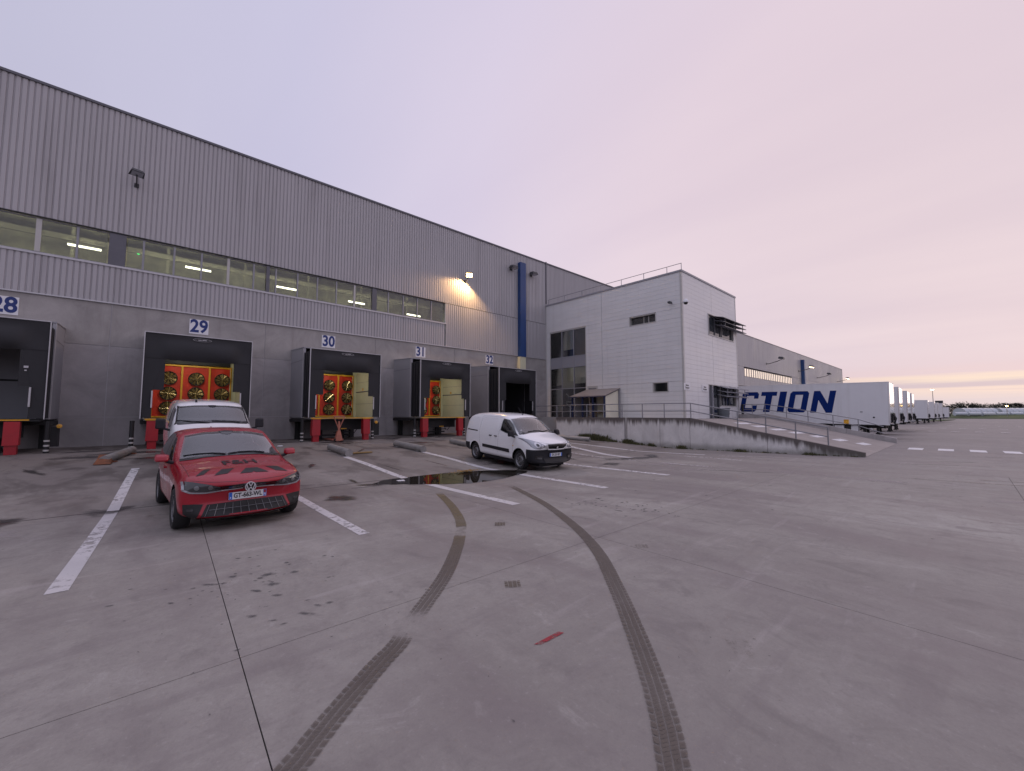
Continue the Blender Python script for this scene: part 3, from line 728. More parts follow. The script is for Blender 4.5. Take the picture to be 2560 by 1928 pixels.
def fan_parts(parent, x, z, y=23.42):
    """one cage fan: housing with hub, blades and guard"""
    global FAN
    if FAN is None:
        ring = MB().tube([(0.285 * math.cos(t * math.pi / 10), 0, 0.285 * math.sin(t * math.pi / 10)) for t in range(21)], 0.020, 6, False).lathe([(0.0, 0.045), (0.28, 0.045), (0.285, 0.0)], 20)
        bl = MB()
        for i in range(9):
            a = 2 * math.pi * i / 9; c, s = math.cos(a), math.sin(a); c2, s2 = math.cos(a + 0.44), math.sin(a + 0.44)
            bl.add([(0.05 * c, -0.004, 0.05 * s), (0.265 * c, -0.012, 0.265 * s), (0.265 * c2, 0.03, 0.265 * s2), (0.05 * c2, 0.02, 0.05 * s2)], [(0, 1, 2, 3)])
        bl.lathe([(0.0, -0.03), (0.05, -0.028), (0.055, 0.02)], 12)
        gd = MB()
        for r in (0.12, 0.20): gd.tube([(r * math.cos(t * math.pi / 8), -0.045, r * math.sin(t * math.pi / 8)) for t in range(17)], 0.005, 4, False)
        for a in (0.2, 0.2 + math.pi / 2): gd.tube([(-0.28 * math.cos(a), -0.05, -0.28 * math.sin(a)), (0.28 * math.cos(a), -0.05, 0.28 * math.sin(a))], 0.013, 6)
        FAN = [(n, b.mesh(n, 40), m) for n, b, m in (('fan', ring, 'fandark'), ('fan_blades', bl, 'brass'), ('fan_guard', gd, 'bright'))]
        for n, me, m in FAN: me.materials.append(M[m])
    h = obj(FAN[0][0], FAN[0][1], None, parent); h.location = Vector((x, y, z)) + Vector(OFF[parent.name]); h.rotation_euler = (0, rnd.uniform(0, 3), 0)
    for n, me, m in FAN[1:]:
        o = obj(n, me, None, h); o.rotation_euler = (0, rnd.uniform(0, 3), 0)


def wrinkled(x0, x1, z0, z1, y, n=14, amp=0.035, seed=0):
    rr = random.Random(seed); k = [(rr.uniform(3, 9), rr.uniform(-6, 6), rr.uniform(0, 6), rr.uniform(.3, 1)) for _ in range(6)]
    mb = MB(); m = n * 2
    for i in range(n + 1):
        for j in range(m + 1):
            u, v = i / n, j / m; d = sum(a * math.sin(fx * u + fz * v + ph) for fx, fz, ph, a in k) / 3 * math.sin(math.pi * u) * amp
            mb.v.append((x0 + (x1 - x0) * u, y + d, z0 + (z1 - z0) * v))
    for i in range(n):
        for j in range(m): q = i * (m + 1) + j; mb.f.append((q, q + m + 1, q + m + 2, q + 1))
    return mb


def dock(i, label, lit, amber=False):
    x = 0.01 + ACROSS * (i - 29); YF, YB, zg = 20.51, 21.63, 0.44
    t = thing('dock_shelter', label, 'loading dock', (x + 1.7, 22.0, zg), group='black curtained loading docks along the facade')
    A = lambda n, mb, m, **k: obj(n, mb, m, t, **k)
    a, b = x + 0.0, x + 3.44
    # grey insulated box on legs
    def side(u0, u1): return MB().hexa([(u0, YB, 1.56), (u1, YB, 1.56), (u1, D - .003, 1.56), (u0, D - .003, 1.56)], [(u0, YB, 4.98), (u1, YB, 4.98), (u1, D - .003, 5.10), (u0, D - .003, 5.10)])
    s = A('side_panel', side(a, a + 0.09), 'pod')
    obj('edge_strip', B(a - 0.012, a - 0.002, YB, YB + 0.12, 1.56, 4.98), 'trimlight', s); obj('seam', B(a - 0.006, a - 0.001, YB + 0.02, D - 0.01, 4.40, 4.415), 'trim', s)
    s = A('side_panel', side(b - 0.09, b), 'pod')
    obj('edge_strip', B(b + 0.002, b + 0.012, YB, YB + 0.16, 1.56, 4.98), 'trimlight', s); obj('seam', B(b + 0.001, b + 0.006, YB + 0.17, D - 0.01, 4.40, 4.415), 'trim', s)
    A('roof_panel', MB().hexa([(a - .02, YB - .02, 4.985), (b + .02, YB - .02, 4.985), (b + .02, D - .006, 5.105), (a - .02, D - .006, 5.105)], [(a - .02, YB - .02, 5.03), (b + .02, YB - .02, 5.03), (b + .02, D - .006, 5.15), (a - .02, D - .006, 5.15)]), 'pod')
    # folding bellows between the box and the curtain frame
    bl = MB(); n = 7
    for k in range(n):
        y0, y1 = YF + 0.12 + (YB - YF - 0.14) * k / n, YF + 0.12 + (YB - YF - 0.14) * (k + 1) / n; ins = 0.06 if k % 2 else 0.02
        for u0, u1 in ((a + ins, a + 0.08), (b - 0.08, b - ins)): bl.box(u0, u1, y0, y1, 1.60, 4.74)
        bl.box(a + 0.08, b - 0.08, y0, y1, 4.66 , 4.80 - ins)
    A('bellows', bl, 'black')
    # curtain frame
    fr = A('curtain_frame', B(a, b, YF + 0.06, YF + 0.11, 4.76, 4.83).box(a, a + 0.05, YF + 0.06, YF + 0.11, 1.57, 4.76).box(b - 0.05, b, YF + 0.06, YF + 0.11, 1.57, 4.76), 'blacksteel')
    obj('edge_strip', B(a - 0.012, b + 0.012, YF - 0.012, YF + 0.058, 4.832, 4.862), 'trimlight', fr)
    obj('edge_strip', B(a - 0.022, a + 0.008, YF - 0.012, YF + 0.058, 1.57, 4.83), 'trimlight', fr); obj('edge_strip', B(b - 0.008, b + 0.016, YF - 0.012, YF + 0.058, 1.57, 4.83), 'trimlight', fr)
    # head curtain with a bulging middle flap
    hc = MB()
    nx, nz = 24, 10
    for iz in range(nz + 1):
        for ix in range(nx + 1):
            u, v = ix / nx, iz / nz; px = a + 0.01 + (b - a - 0.02) * u; pz = 3.87 + 0.955 * v
            mid = max(0, min(1, (px - a - 0.5) / 0.15)) * max(0, min(1, (b - 0.5 - px) / 0.15))
            hc.v.append((px, YF + 0.03 - mid * 0.10 * math.sin(math.pi * min(1, max(0, (0.8 - v) / 0.8))) ** 0.8 - 0.012 * math.sin(9 * u + 5 * v), pz - mid * 0.05 * (1 - v) * math.sin(math.pi * u)))
    for iz in range(nz):
        for ix in range(nx): q = iz * (nx + 1) + ix; hc.f.append((q, q + 1, q + nx + 2, q + nx + 1))
    h = A('head_curtain', hc, 'black', smooth=50)
    em = MB()
    for s_ in (-1,): em.tube([(x + 1.72 + 0.30 * math.cos(q * math.pi / 12), YF - 0.02, 4.70 + 0.055 * math.sin(q * math.pi / 12)) for q in range(25)], 0.006, 4, False)
    em.box(x + 1.58, x + 1.70, YF - 0.022, YF - 0.012, 4.685, 4.705).box(x + 1.72, x + 1.86, YF - 0.022, YF - 0.012, 4.69, 4.715)
    obj('maker_badge', em, 'trimlight', h)
    # side curtains, cut back below
    A('side_curtain', MB().prism([(a + .01, YF + .045, 1.60), (a + .30, YF + .045, 1.60), (a + .30, YF + .045, 2.66), (a + .62, YF + .03, 2.66), (a + .62, YF + .03, 3.90), (a + .01, YF + .045, 3.90)], (0, 0.02, 0)), 'black')
    A('side_curtain', MB().prism([(b - .01, YF + .045, 1.60), (b - .01, YF + .045, 3.90), (b - .62, YF + .03, 3.90), (b - .62, YF + .03, 2.66), (b - .36, YF + .045, 2.66), (b - .36, YF + .045, 1.60)], (0, 0.02, 0)), 'black')
    for u in (a + .285, b - .345): A('guide_strip', B(u - 0.022, u + 0.022, YF - 0.02, YF + 0.044, 1.98, 2.62), 'trimlight')
    if i == 28: A('torn_patch', B(b - .52, b - .42, YF + 0.005, YF + 0.028, 3.25, 3.32).box(b - .5, b - .45, YF + 0.005, YF + 0.028, 3.15, 3.19), 'trimlight')
    # floor plate, pit frame, bumpers
    A('floor_plate', B(a + 0.1, b - 0.1, YF + 0.10, D - 0.01, 1.50, 1.565), 'galv' if lit else 'blacksteel')
    A('lip_edge', B(a + 0.12, b - 0.32, YF + 0.05, YF + 0.098, 1.53, 1.57), 'yellow')
    A('under_frame', B(a, b, YB, YB + 0.1, 1.36, 1.498).box(a, a + .1, YB + .1, D - .01, 1.36, 1.498).box(b - .1, b, YB + .1, D - .01, 1.36, 1.498).box(a + .5, b - .55, YB - 0.3, YB - .05, 0.95, 1.498).box(a + .62, b - .9, YB + .3, YB + .4, .62, .70), 'blacksteel')
    for u in (a + .22, b - .42): A('leg', B(u, u + .22, 23.40, 23.62, zg, 1.36), 'blacksteel')
    for u in (a + 1.1, a + 2.2): A('leg', B(u, u + .12, 22.4, 22.52, zg, 1.36), 'blacksteel')
    A('hydraulic_hose', MB().tube([(a + 2.3, YB, 1.3), (a + 2.45, YB + .1, .8), (a + 2.6, YB + .1, .75), (a + 2.75, YB, 1.0), (a + 2.8, YB, 1.3)], 0.018, 6).tube([(a + 1.5, YB, .82), (a + 2.1, YB, .80), (a + 2.2, YB + .2, .9)], .016, 6).box(a + 1.85, a + 2.25, YB - .33, YB - .31, .82, .87), 'plastic')
    A('warning_plate', B(a + 1.75, a + 2.05, YB - .34, YB - .335, .98, 1.03), 'yellow')
    for u, s_ in ((a + .19, -1), (b - .83 - .01, 1)):
        w = 0.34
        bp = A('bumper', MB().hexa([(u - .02 * (s_ < 0), YF - .02, .74), (u + w, YF - .02, .74), (u + w, YF + .30, .74), (u - .02 * (s_ < 0), YF + .30, .74)], [(u, YF + .02, 1.50), (u + w, YF + .02, 1.50), (u + w, YF + .30, 1.50), (u, YF + .30, 1.50)]), 'red')
        obj('bumper_foot', B(u + .04, u + .30, YF + .03, YF + .28, zg, .737), 'red', bp)
        if lit: obj('bumper_cap', B(u - .03, u + w + .03, YF + .0, YF + .30, 1.503, 1.522), 'yellow', bp)
    # striped guide posts
    for u in (a - .21, b - .28 if i != 28 else b + 0.08):
        p = A('guide_post', MB().tube([(u, YF + .22, zg), (u, YF + .22, 1.5)], 0.07, 10), 'blacksteel')
        for z in (.50, .66, .82): obj('white_stripe', MB().tube([(u, YF + .22, z), (u, YF + .22, z + .055)], 0.073, 10, False), 'framelight', p)
    if amber: A('signal_lamp', MB().lathe([(0, -.05), (.07, -.04), (.07, .05), (0, .05)], 12, 'y', (b + 0.32 if i == 28 else b - .22, YF + .5 if i == 28 else YF - .1, 1.33)), 'amber')
    if amber: A('control_box', B((b + 0.0), (b + 0.3), YF + .7, YF + .9, .62, 1.30), 'blacksteel')
    # inside
    if lit:
        A('inner_wall', B(a + .09, a + .12, YB, D - .3, 1.565, 4.6), 'cream')
        w = A('inner_wall', B(b - .125, b - .09, YF + .5, D - .45, 1.565, 4.6), 'cream')
        obj('panel_joint', B(b - .14, b - .126, YF + .5, D - .46, 2.95, 3.0), 'trim', w); obj('panel_joint', B(b - .131, b - .126, YF + .5, D - .46, 2.30, 2.31), 'trim', w); obj('panel_joint', B(b - .131, b - .126, YF + .5, D - .46, 3.50, 3.51), 'trim', w)
        obj('sticker', B(b - .132, b - .126, YB + .75, YB + .9, 3.04, 3.18), 'yellow', w)
        A('door_jamb', B(b - .36, b - .10, D - .44, D - .02, 1.565, 4.45).box(b - .30, b - .26, D - .47, D - .441, 1.565, 4.45), 'cream')
        A('ceiling_panel', B(a + .1, b - .1, YF + .12, D - .02, 4.55, 4.6), 'blacksteel'); A('blackout_panel', B(a + .13, b - .37, D - .50, D - .46, 3.97, 4.54), 'black')  # black sheet added over the lit wall to keep the gap dark
        l = bpy.data.lights.new('dock_lamp', 'AREA'); l.shape = 'RECTANGLE'; l.size = 1.2; l.size_y = 0.3; l.energy = 34; l.color = (1, 0.95, 0.80)
        lo = bpy.data.objects.new('dock_lamp', l); COL.objects.link(lo); lo.parent = t; lo.location = Vector((a + 1.5, YB + .15, 4.50)) + Vector(OFF[t.name]); lo.rotation_euler = (R(28), 0, 0)
        A('lamp_housing', B(a + .9, a + 2.1, YB + .0, YB + .3, 4.515, 4.548), 'trimlight')
    else:
        dr = A('door', B(a + .3, b - .3, D - .35, D - .28, 1.565, 4.5), 'pod'); obj('panel_joint', B(a + .3, b - .3, D - .36, D - .351, 2.95, 3.02), 'blacksteel', dr)
        A('inner_wall', B(a + .09, a + .3, YB, D - .36, 1.565, 4.6), 'black'); A('inner_wall', B(b - .3, b - .09, YB, D - .36, 1.565, 4.6), 'black')
        A('ceiling_panel', B(a + .1, b - .1, YF + .12, D - .02, 4.55, 4.6), 'blacksteel')
    return t


def fan_wall(i, label):
    x = 0.01 + ACROSS * (i - 29); y = 23.44
    t = thing('fan_curtain', label, 'fan wall', (x + 1.7, y, 1.57), group='red fan curtains inside the lit docks')
    x0, x1, z0, z1 = x + .35, x + 3.10, 1.66, 3.86; v = (x + 1.305, x + 2.30)
    obj('frame', B(x0 - .06, x1 + .06, y - .05, y + .02, z1, z1 + .07).box(x0 - .06, x1 + .06, y - .05, y + .02, z0 - .07, z0).box(x0 - .06, x0, y - .05, y + .02, z0, z1).box(x1, x1 + .06, y - .05, y + .02, z0, z1), 'yellow', t)
    for u in v: obj('upright', B(u - .035, u + .035, y - .052, y + .02, z0 + .001, z1 - .001), 'yellow', t)
    q = [x0, v[0], v[1], x1]
    for k in range(3): obj('curtain', wrinkled(q[k] + (.036 if k else 0.001), q[k + 1] - (.036 if k < 2 else 0.001), z0, z1, y + 0.01, seed=i * 3 + k), 'redcloth', t, smooth=60)
    for u in (x + .86, x + 1.82, x + 2.78):
        for z in (3.32, 2.65, 2.0): fan_parts(t, u, z, y - 0.075)


dock(28, 'loading dock under number 28, cut by the left edge, dark inside', False, True)
dock(29, 'loading dock under number 29 behind the white van, wide open on its red fans', True)
dock(30, 'loading dock under number 30 with red fans and a pallet truck at its foot', True, True)
dock(31, 'loading dock under number 31, one column of red fans beside a pale inner wall', True)
dock(32, 'loading dock under number 32, nearest the blue column, shut and dark inside', False)
fan_wall(29, 'red fan curtain with brass fans seen whole behind the white van')
fan_wall(30, 'red fan curtain showing two columns of fans above the pallet truck')
fan_wall(31, 'narrow view of a red fan curtain left of a pale wall under number 31')


def sign(n, w=0.70):
    x = 1.86 + ACROSS * (n - 29); z = 5.80; y = D - 0.028
    o = obj('number_sign', B(x - .36, x + .36, y, D - .003, z - .34, z + .34), 'white')
    tag(o, 'white board reading blue number %d on the concrete %s' % (n, {28: 'above the leftmost dock', 29: 'behind the white van', 30: 'above the pallet truck', 31: 'left of number 32', 32: 'nearest the blue column'}[n]), 'number sign', 'dock number boards')
    me = text_mesh(str(n), 0.82, 0.022, 0.003, 0.82); p = obj('lettering', me, 'blue', o); p.location = (x, y - 0.004, z - .0); p.rotation_euler = (R(90), 0, 0)


for n in range(28, 33): sign(n)


def guide_tube(label, p, q, r=0.125, broken=False):
    t = thing('wheel_guide', label, 'wheel guide', (p[0], p[1], gz(*p)), group='steel wheel guide tubes lying on the bay lines')
    z = lambda u: gz(*u) + r * 0.85
    obj('tube', MB().tube([(*p, z(p)), ((p[0] + q[0]) / 2, (p[1] + q[1]) / 2, (z(p) + z(q)) / 2), (*q, z(q))], r, 14), 'galv', t, smooth=40)
    d = (Vector(q) - Vector(p)).normalized(); n = Vector((-d.y, d.x))
    for f in (0.12, 0.85):
        c = Vector(p).lerp(Vector(q), f); w = gz(c.x, c.y)
        obj('foot_plate', MB().hexa([(*(c - n * .2 - d * .1), w + .005), (*(c + n * .2 - d * .1), w + .005), (*(c + n * .2 + d * .1), w + .005), (*(c - n * .2 + d * .1), w + .005)], [(*(c - n * .2 - d * .1), w + .03), (*(c + n * .2 - d * .1), w + .03), (*(c + n * .2 + d * .1), w + .03), (*(c - n * .2 + d * .1), w + .03)]), 'rust' if broken else 'galv', t)
    if broken:
        c = Vector(p); w = gz(*p)
        obj('torn_end', MB().hexa([(c.x - .22, c.y - .25, w + .01), (c.x + .16, c.y - .3, w + .01), (c.x + .2, c.y + .5, w + .02), (c.x - .2, c.y + .5, w + .02)], [(c.x - .16, c.y - .12, w + .12), (c.x + .1, c.y - .2, w + .08), (c.x + .14, c.y + .4, w + .24), (c.x - .13, c.y + .4, w + .25)]), 'rust', t)


guide_tube('rusty broken steel wheel guide on the ground left of the red car', (-0.72, 17.1), (-0.15, 19.6), broken=True)
guide_tube('steel wheel guide with a torn end on the ground before dock 30', (5.73, 15.2), (5.78, 17.35), 0.14)
guide_tube('steel wheel guide on the ground between docks 30 and 31', (8.68, 15.0), (8.65, 17.4), 0.14)
guide_tube('steel wheel guide whose near end hides behind the small white van', (11.40, 15.4), (11.59, 17.3), 0.13)
guide_tube('long steel wheel guide lying along the foot of the ramp wall', (19.25, 14.6), (18.75, 17.0), 0.13)


def column(x, y, z0, z1, w, dpt, label, foot=None):
    t = thing('steel_column', label, 'column', (x, y, z0), group='blue columns on the facade')
    obj('shaft', B(x - w / 2, x + w / 2, y, D - .05, z0, z1), 'pillar', t)
    if foot: obj('foot', B(x - w / 2 - .02, x + w / 2 - .02, y + .02, D - .004, foot, z0 - .002), 'cream', t)


column(22.50, 23.5, 6.30, 14.0, 0.62, 0.36, 'tall blue steel column with a cream foot left of the office building', 4.7)
column(107.4, 23.15, 0.4, 13.6, 0.8, 0.7, 'far blue steel column on the facade above the white trailer')


def floodlight(label, x, z, y=D - 0.04, lit=0, s=1.0, arm=0.5, turn=0.0, tip=14):
    t = thing('floodlight', label, 'floodlight', (x, y, z), group='floodlights on the facade', local=True)
    obj('bracket', MB().tube([(0, 0, -.34 * s), (0, -.18 * s, -.36 * s), (0, -arm * .7, -.2 * s), (0, -arm, -.06 * s)] if arm > .4 else [(0, 0, 0), (0, -arm, 0)], .03 * s, 8).box(-.09 * s, .09 * s, -.02, .04, -(.46 if arm > .4 else .1) * s, -(.24 if arm > .4 else -.1) * s), 'darkmetal', t)
    c = Matrix.Translation((0, -arm, 0.04 * s)) @ Matrix.Rotation(R(turn), 4, 'Z') @ Matrix.Rotation(R(tip), 4, 'X')
    h = MB().hexa([(-.26 * s, -.2 * s, -.06 * s), (.26 * s, -.2 * s, -.06 * s), (.30 * s, .2 * s, -.06 * s), (-.30 * s, .2 * s, -.06 * s)], [(-.2 * s, -.14 * s, .12 * s), (.2 * s, -.14 * s, .12 * s), (.22 * s, .18 * s, .12 * s), (-.22 * s, .18 * s, .12 * s)])
    h.v = [tuple(c @ Vector(p)) for p in h.v]; o = obj('housing', h, 'darkmetal', t)
    g = MB().box(-.22 * s, .22 * s, -.16 * s, .16 * s, -.085 * s, -.062 * s); g.v = [tuple(c @ Vector(p)) for p in g.v]
    obj('lens', g, ('glasslamp', 'lamp', 'lampw')[lit] if lit else 'lens', o)
    return t


floodlight('unlit dark floodlight alone on the upper left cladding', -0.57, 12.0, s=0.85, arm=0.55, turn=12, tip=-20)
lt = floodlight('lit sodium floodlight shining on the ribbed cladding left of the blue column', 16.95, 11.62, lit=1, s=0.9, arm=0.55, turn=-35, tip=-38)
pl = bpy.data.lights.new('sodium_light', 'SPOT'); pl.energy = 800; pl.color = (1.0, 0.58, 0.24); pl.spot_size = R(146); pl.spot_blend = 0.35; pl.shadow_soft_size = 0.12
po = bpy.data.objects.new('sodium_light', pl); COL.objects.link(po); po.parent = lt; po.location = (0, -0.56, -0.16); po.rotation_euler = (R(0), R(16), 0)
floodlight('unlit dark floodlight just left of the blue column top', 21.45, 13.3, s=1.15, arm=0.35, tip=4)
floodlight('unlit dark floodlight just right of the blue column top', 23.7, 13.3, s=1.15, arm=0.35, tip=4)
for x, z, l, lab in ((83.8, 11.5, 0, 'unlit arm floodlight on the far facade above the lit strip window'), (105.0, 11.65, 2, 'lit floodlight on the far facade left of the far blue column'),
                     (121.5, 11.2, 0, 'unlit arm floodlight on the far facade right of the far blue column'), (144.6, 11.5, 2, 'lit floodlight near the far corner of the warehouse')):
    f = floodlight(lab, x, z, lit=l, s=2.0, arm=2.4)
    if l:
        q = bpy.data.lights.new('facade_light', 'SPOT'); q.energy = 1500; q.color = (1, .72, .38); q.spot_size = R(140); q.spot_blend = .6; q.shadow_soft_size = .2
        qo = bpy.data.objects.new('facade_light', q); COL.objects.link(qo); qo.parent = f; qo.location = (0, -2.0, -.3); qo.rotation_euler = (R(-30), 0, 0)


def jack():
    x, y = 7.10, 20.2; zg = gz(x, y)
    t = thing('pallet_truck', 'faded red hand pallet truck standing upright at the foot of dock 30', 'pallet truck', (x, y, zg), local=True)
    obj('handle', MB().tube([(-.27, 0, 1.20), (.27, 0, 1.20)], .028, 8).tube([(-.25, 0, 1.19), (-.02, 0, .62)], .024, 8).tube([(.25, 0, 1.19), (.02, 0, .62)], .024, 8).box(-.05, .05, -.03, .03, 1.07, 1.12), 'jack', t)
    obj('pump', MB().tube([(0, 0, .45), (0, 0, .95)], .05, 10).tube([(0, .02, .62), (0, .02, .98)], .03, 8), 'jack', t)
    obj('chassis', MB().hexa([(-.17, -.08, .05), (.17, -.08, .05), (.17, .16, .05), (-.17, .16, .05)], [(-.06, -.05, .52), (.06, -.05, .52), (.06, .1, .52), (-.06, .1, .52)]), 'jack', t)
    for s in (-1, 1):
        obj('fork', B(s * .19 - .08, s * .19 + .08, .10, 1.2, .07, .12), 'jack', t)
        obj('wheel', MB().lathe([(0, -.04), (.075, -.04), (.08, 0), (.075, .04), (0, .04)], 14, 'x', (s * .15, 0, .08)), 'rubber', t, smooth=40)


jack()
# ------------------------------------------------------------------ office building
OX, OY, OX2, OZ0, OZ1 = 25.49, 11.88, 34.70, 1.43, 11.00


def cut_rows(u0, u1, z0, z1, holes, pitch=0.30):
    """rows of planks with openings cut out -> list of (u0,u1,z0,z1)"""
    out = []; n = round((z1 - z0) / pitch); h = (z1 - z0) / n
    for i in range(n):
        a, b = z0 + i * h, z0 + (i + 1) * h; zs = sorted({a, b} | {z for q in holes for z in (q[2], q[3]) if a + 0.03 < z < b - 0.03})
        for c, d in zip(zs[:-1], zs[1:]):
            segs = [(u0, u1)]
            for q in holes:
                if q[2] < d - 1e-3 and q[3] > c + 1e-3:
                    ns = []
                    for s in segs:
                        if q[1] <= s[0] or q[0] >= s[1]: ns.append(s); continue
                        if q[0] - s[0] > 0.03: ns.append((s[0], q[0]))
                        if s[1] - q[1] > 0.03: ns.append((q[1], s[1]))
                    segs = ns
            for s in segs: out.append((s[0], s[1], c if c != a else a, d))
    return out


def build_office():
    of = thing('office_building', 'pale two storey office block with horizontal cladding joints jutting out of the warehouse', 'office', (30, 17, OZ0))
    A = lambda n, mb, m, **k: obj(n, mb, m, of, **k)
    g = 0.009
    side_h = [(19.57, 23.40, 1.3, 8.60), (18.54, 19.51, 1.3, 3.86), (13.69, 15.74, 7.93, 8.57), (12.94, 14.05, 3.18, 3.85)]
    front_h = [(29.36, 34.05, 7.30, 8.86), (29.15, 34.20, 1.3, 3.78)]
    for u0, u1 in ((12.0, 18.08), (18.10, D - .1)):
        for a, b, c, d in cut_rows(u0, u1, OZ0, OZ1 - .06, side_h): A('cladding_panel', B(OX, OX + .06, a, b, c + g * .35, d - g * .35), 'office')
    for u0, u1 in ((25.62, 30.06), (30.08, OX2 - .1)):
        for a, b, c, d in cut_rows(u0, u1, OZ0, OZ1 - .06, front_h): A('cladding_panel', B(a, b, OY, OY + .06, c + g * .35, d - g * .35), 'office')
    A('corner_trim', B(OX - .012, OX + .128, OY - .012, OY + .118, OZ0, OZ1 - .06), 'framelight'); A('corner_trim', B(OX2 - .098, OX2 + .01, OY - .012, OY + .1, OZ0, OZ1 - .06), 'framelight')
    A('corner_trim', B(OX - .012, OX + .1, D - .098, D - .012, OZ0, OZ1 - .06), 'framelight')
    A('far_wall', B(OX2 - .06, OX2, OY + .102, D - .05, OZ0, OZ1 - .06), 'office')
    A('roof_cap', B(OX - .05, OX2 + .05, OY - .05, OY + .25, OZ1 - .058, OZ1 + .06).box(OX - .05, OX + .25, OY + .251, D - .02, OZ1 - .058, OZ1 + .06).box(OX2 - .25, OX2 + .05, OY + .251, D - .02, OZ1 - .058, OZ1 + .06), 'frame')
    A('roof', B(OX + .26, OX2 - .26, OY + .26, D - .02, OZ1 - .3, OZ1 - .2), 'trim')
    # dark rooms, kept clear of the openings
    A('inner_wall', B(OX + .9, OX2 - .9, OY + .9, D - .3, OZ0 + .02, OZ1 - .4).box(OX + .07, OX + .10, OY + .2, 12.9, OZ0, OZ1 - .4).box(OX + .07, OX + .10, 15.8, 18.4, OZ0, OZ1 - .4).box(OX + .07, OX + .10, 12.9, 15.8, OZ0, 3.1).box(OX + .07, OX + .10, 12.9, 15.8, 4.0, 7.8).box(OX + .07, OX + .10, 12.9, 15.8, 8.7, OZ1 - .4)
      .box(OX + .07, OX + .10, 18.4, 19.5, 3.95, OZ1 - .4).box(OX + .07, OX + .10, 19.5, 23.6, 8.7, OZ1 - .4)
      .box(OX + .2, 29.1, OY + .07, OY + .10, OZ0, OZ1 - .4).box(29.1, OX2 - .2, OY + .07, OY + .10, 3.9, 7.2).box(29.1, OX2 - .2, OY + .07, OY + .10, 8.95, OZ1 - .4), 'inner')
    # tall glazed bay on the side
    X = OX + .10
    w = A('window', B(X - .09, X + .06, 19.575, 19.65, OZ0, 8.59).box(X - .09, X + .06, 23.325, 23.395, OZ0, 8.59).box(X - .09, X + .06, 19.65, 23.325, 8.51, 8.59).box(X - .11, X + .06, 19.575, 23.395, 8.60, 8.63), 'framelight')
    ys = [19.65, 20.83, 22.08, 23.325]
    for y in ys[1:3]: obj('mullion', B(X - .075, X + .05, y - .035, y + .035, OZ0, 8.51), 'frame', w)
    for y0, y1 in zip(ys[:-1], ys[1:]):
        a, b = y0 + (.035 if y0 > 19.7 else 0), y1 - (.035 if y1 < 23.3 else 0)
        for z in (6.34, 5.48, 3.76): obj('transom', B(X - .07, X + .05, a, b, z, z + .06), 'frame', w)
        obj('spandrel', B(X - .05, X - .01, a, b, 5.54, 6.34), 'frame', w)
        for z0, z1 in ((6.40, 8.51), (3.82, 5.48), (OZ0, 3.76)): obj('pane', B(X - .03, X - .022, a, b, z0, z1), 'winglass', w)
    for y0, y1, z0, z1 in ((20.9, 21.95, 6.95, 8.5), (22.15, 23.3, 4.10, 5.46), (20.87, 22.03, 3.83, 5.46), (19.68, 20.78, 4.15, 5.46), (22.13, 23.3, 1.9, 3.74)): obj('blind', B(X - .018, X - .008, y0, y1, z0, z1), 'blind', w)
    st = MB()
    st.tube([(X + .35, 22.0, 3.4), (X + .35, 20.2, 2.0)], .05, 6).tube([(X + .35, 22.0, 2.6), (X + .35, 20.9, 1.8)], .04, 6).box(X + .3, X + .36, 20.9, 22.0, 2.7, 2.76)
    obj('stair_rail', st, 'framelight', w)
    # side door
    d = A('door', B(X - .06, X, 18.66, 19.40, OZ0, 3.72), 'frame'); obj('door_pane', B(X - .07, X - .061, 18.76, 19.3, 2.6, 3.6), 'carglass', d)
    obj('door_frame', B(X - .10, X + .02, 18.545, 18.655, OZ0, 3.85).box(X - .10, X + .02, 19.405, 19.505, OZ0, 3.85).box(X - .10, X + .02, 18.655, 19.405, 3.73, 3.85), 'framelight', d)
    # two small side windows
    for y0, y1, z0, z1, n in ((13.69, 15.74, 7.93, 8.57, 2), (12.94, 14.05, 3.18, 3.85, 1)):
        w = A('window', B(X - .12, X + .25, y0 + .002, y0 + .06, z0, z1).box(X - .12, X + .25, y1 - .06, y1 - .002, z0, z1).box(X - .13, X + .25, y0 + .06, y1 - .06, z0, z0 + .05).box(X - .12, X + .25, y0 + .06, y1 - .06, z1 - .05, z1), 'framelight')
        if n == 2:
            for y in (14.35, 14.72): obj('mullion', B(X + .12, X + .18, y - .025, y + .025, z0 + .05, z1 - .05), 'framelight', w)
        obj('pane', B(X + .14, X + .15, y0 + .06, y1 - .06, z0 + .05, z1 - .05), 'winglass', w)
    # front windows with sun blades
    Y = OY + .10
    w = A('window', B(29.36, 29.43, Y - .13, Y + .2, 7.302, 8.858).box(33.98, 34.05, Y - .13, Y + .2, 7.302, 8.858).box(29.43, 33.98, Y - .14, Y + .2, 7.302, 7.37).box(29.43, 33.98, Y - .13, Y + .2, 8.80, 8.858), 'framelight')
    for x in (29.75, 30.75, 31.75): obj('mullion', B(x - .05, x + .05, Y - .03, Y + .08, 7.37, 8.8), 'trim', w)
    obj('mullion', B(32.0, 32.06, Y - .03, Y + .08, 7.37, 8.8), 'framelight', w)
    obj('pane', B(29.43, 33.98, Y + .02, Y + .03, 7.37, 8.8), 'carglass', w)
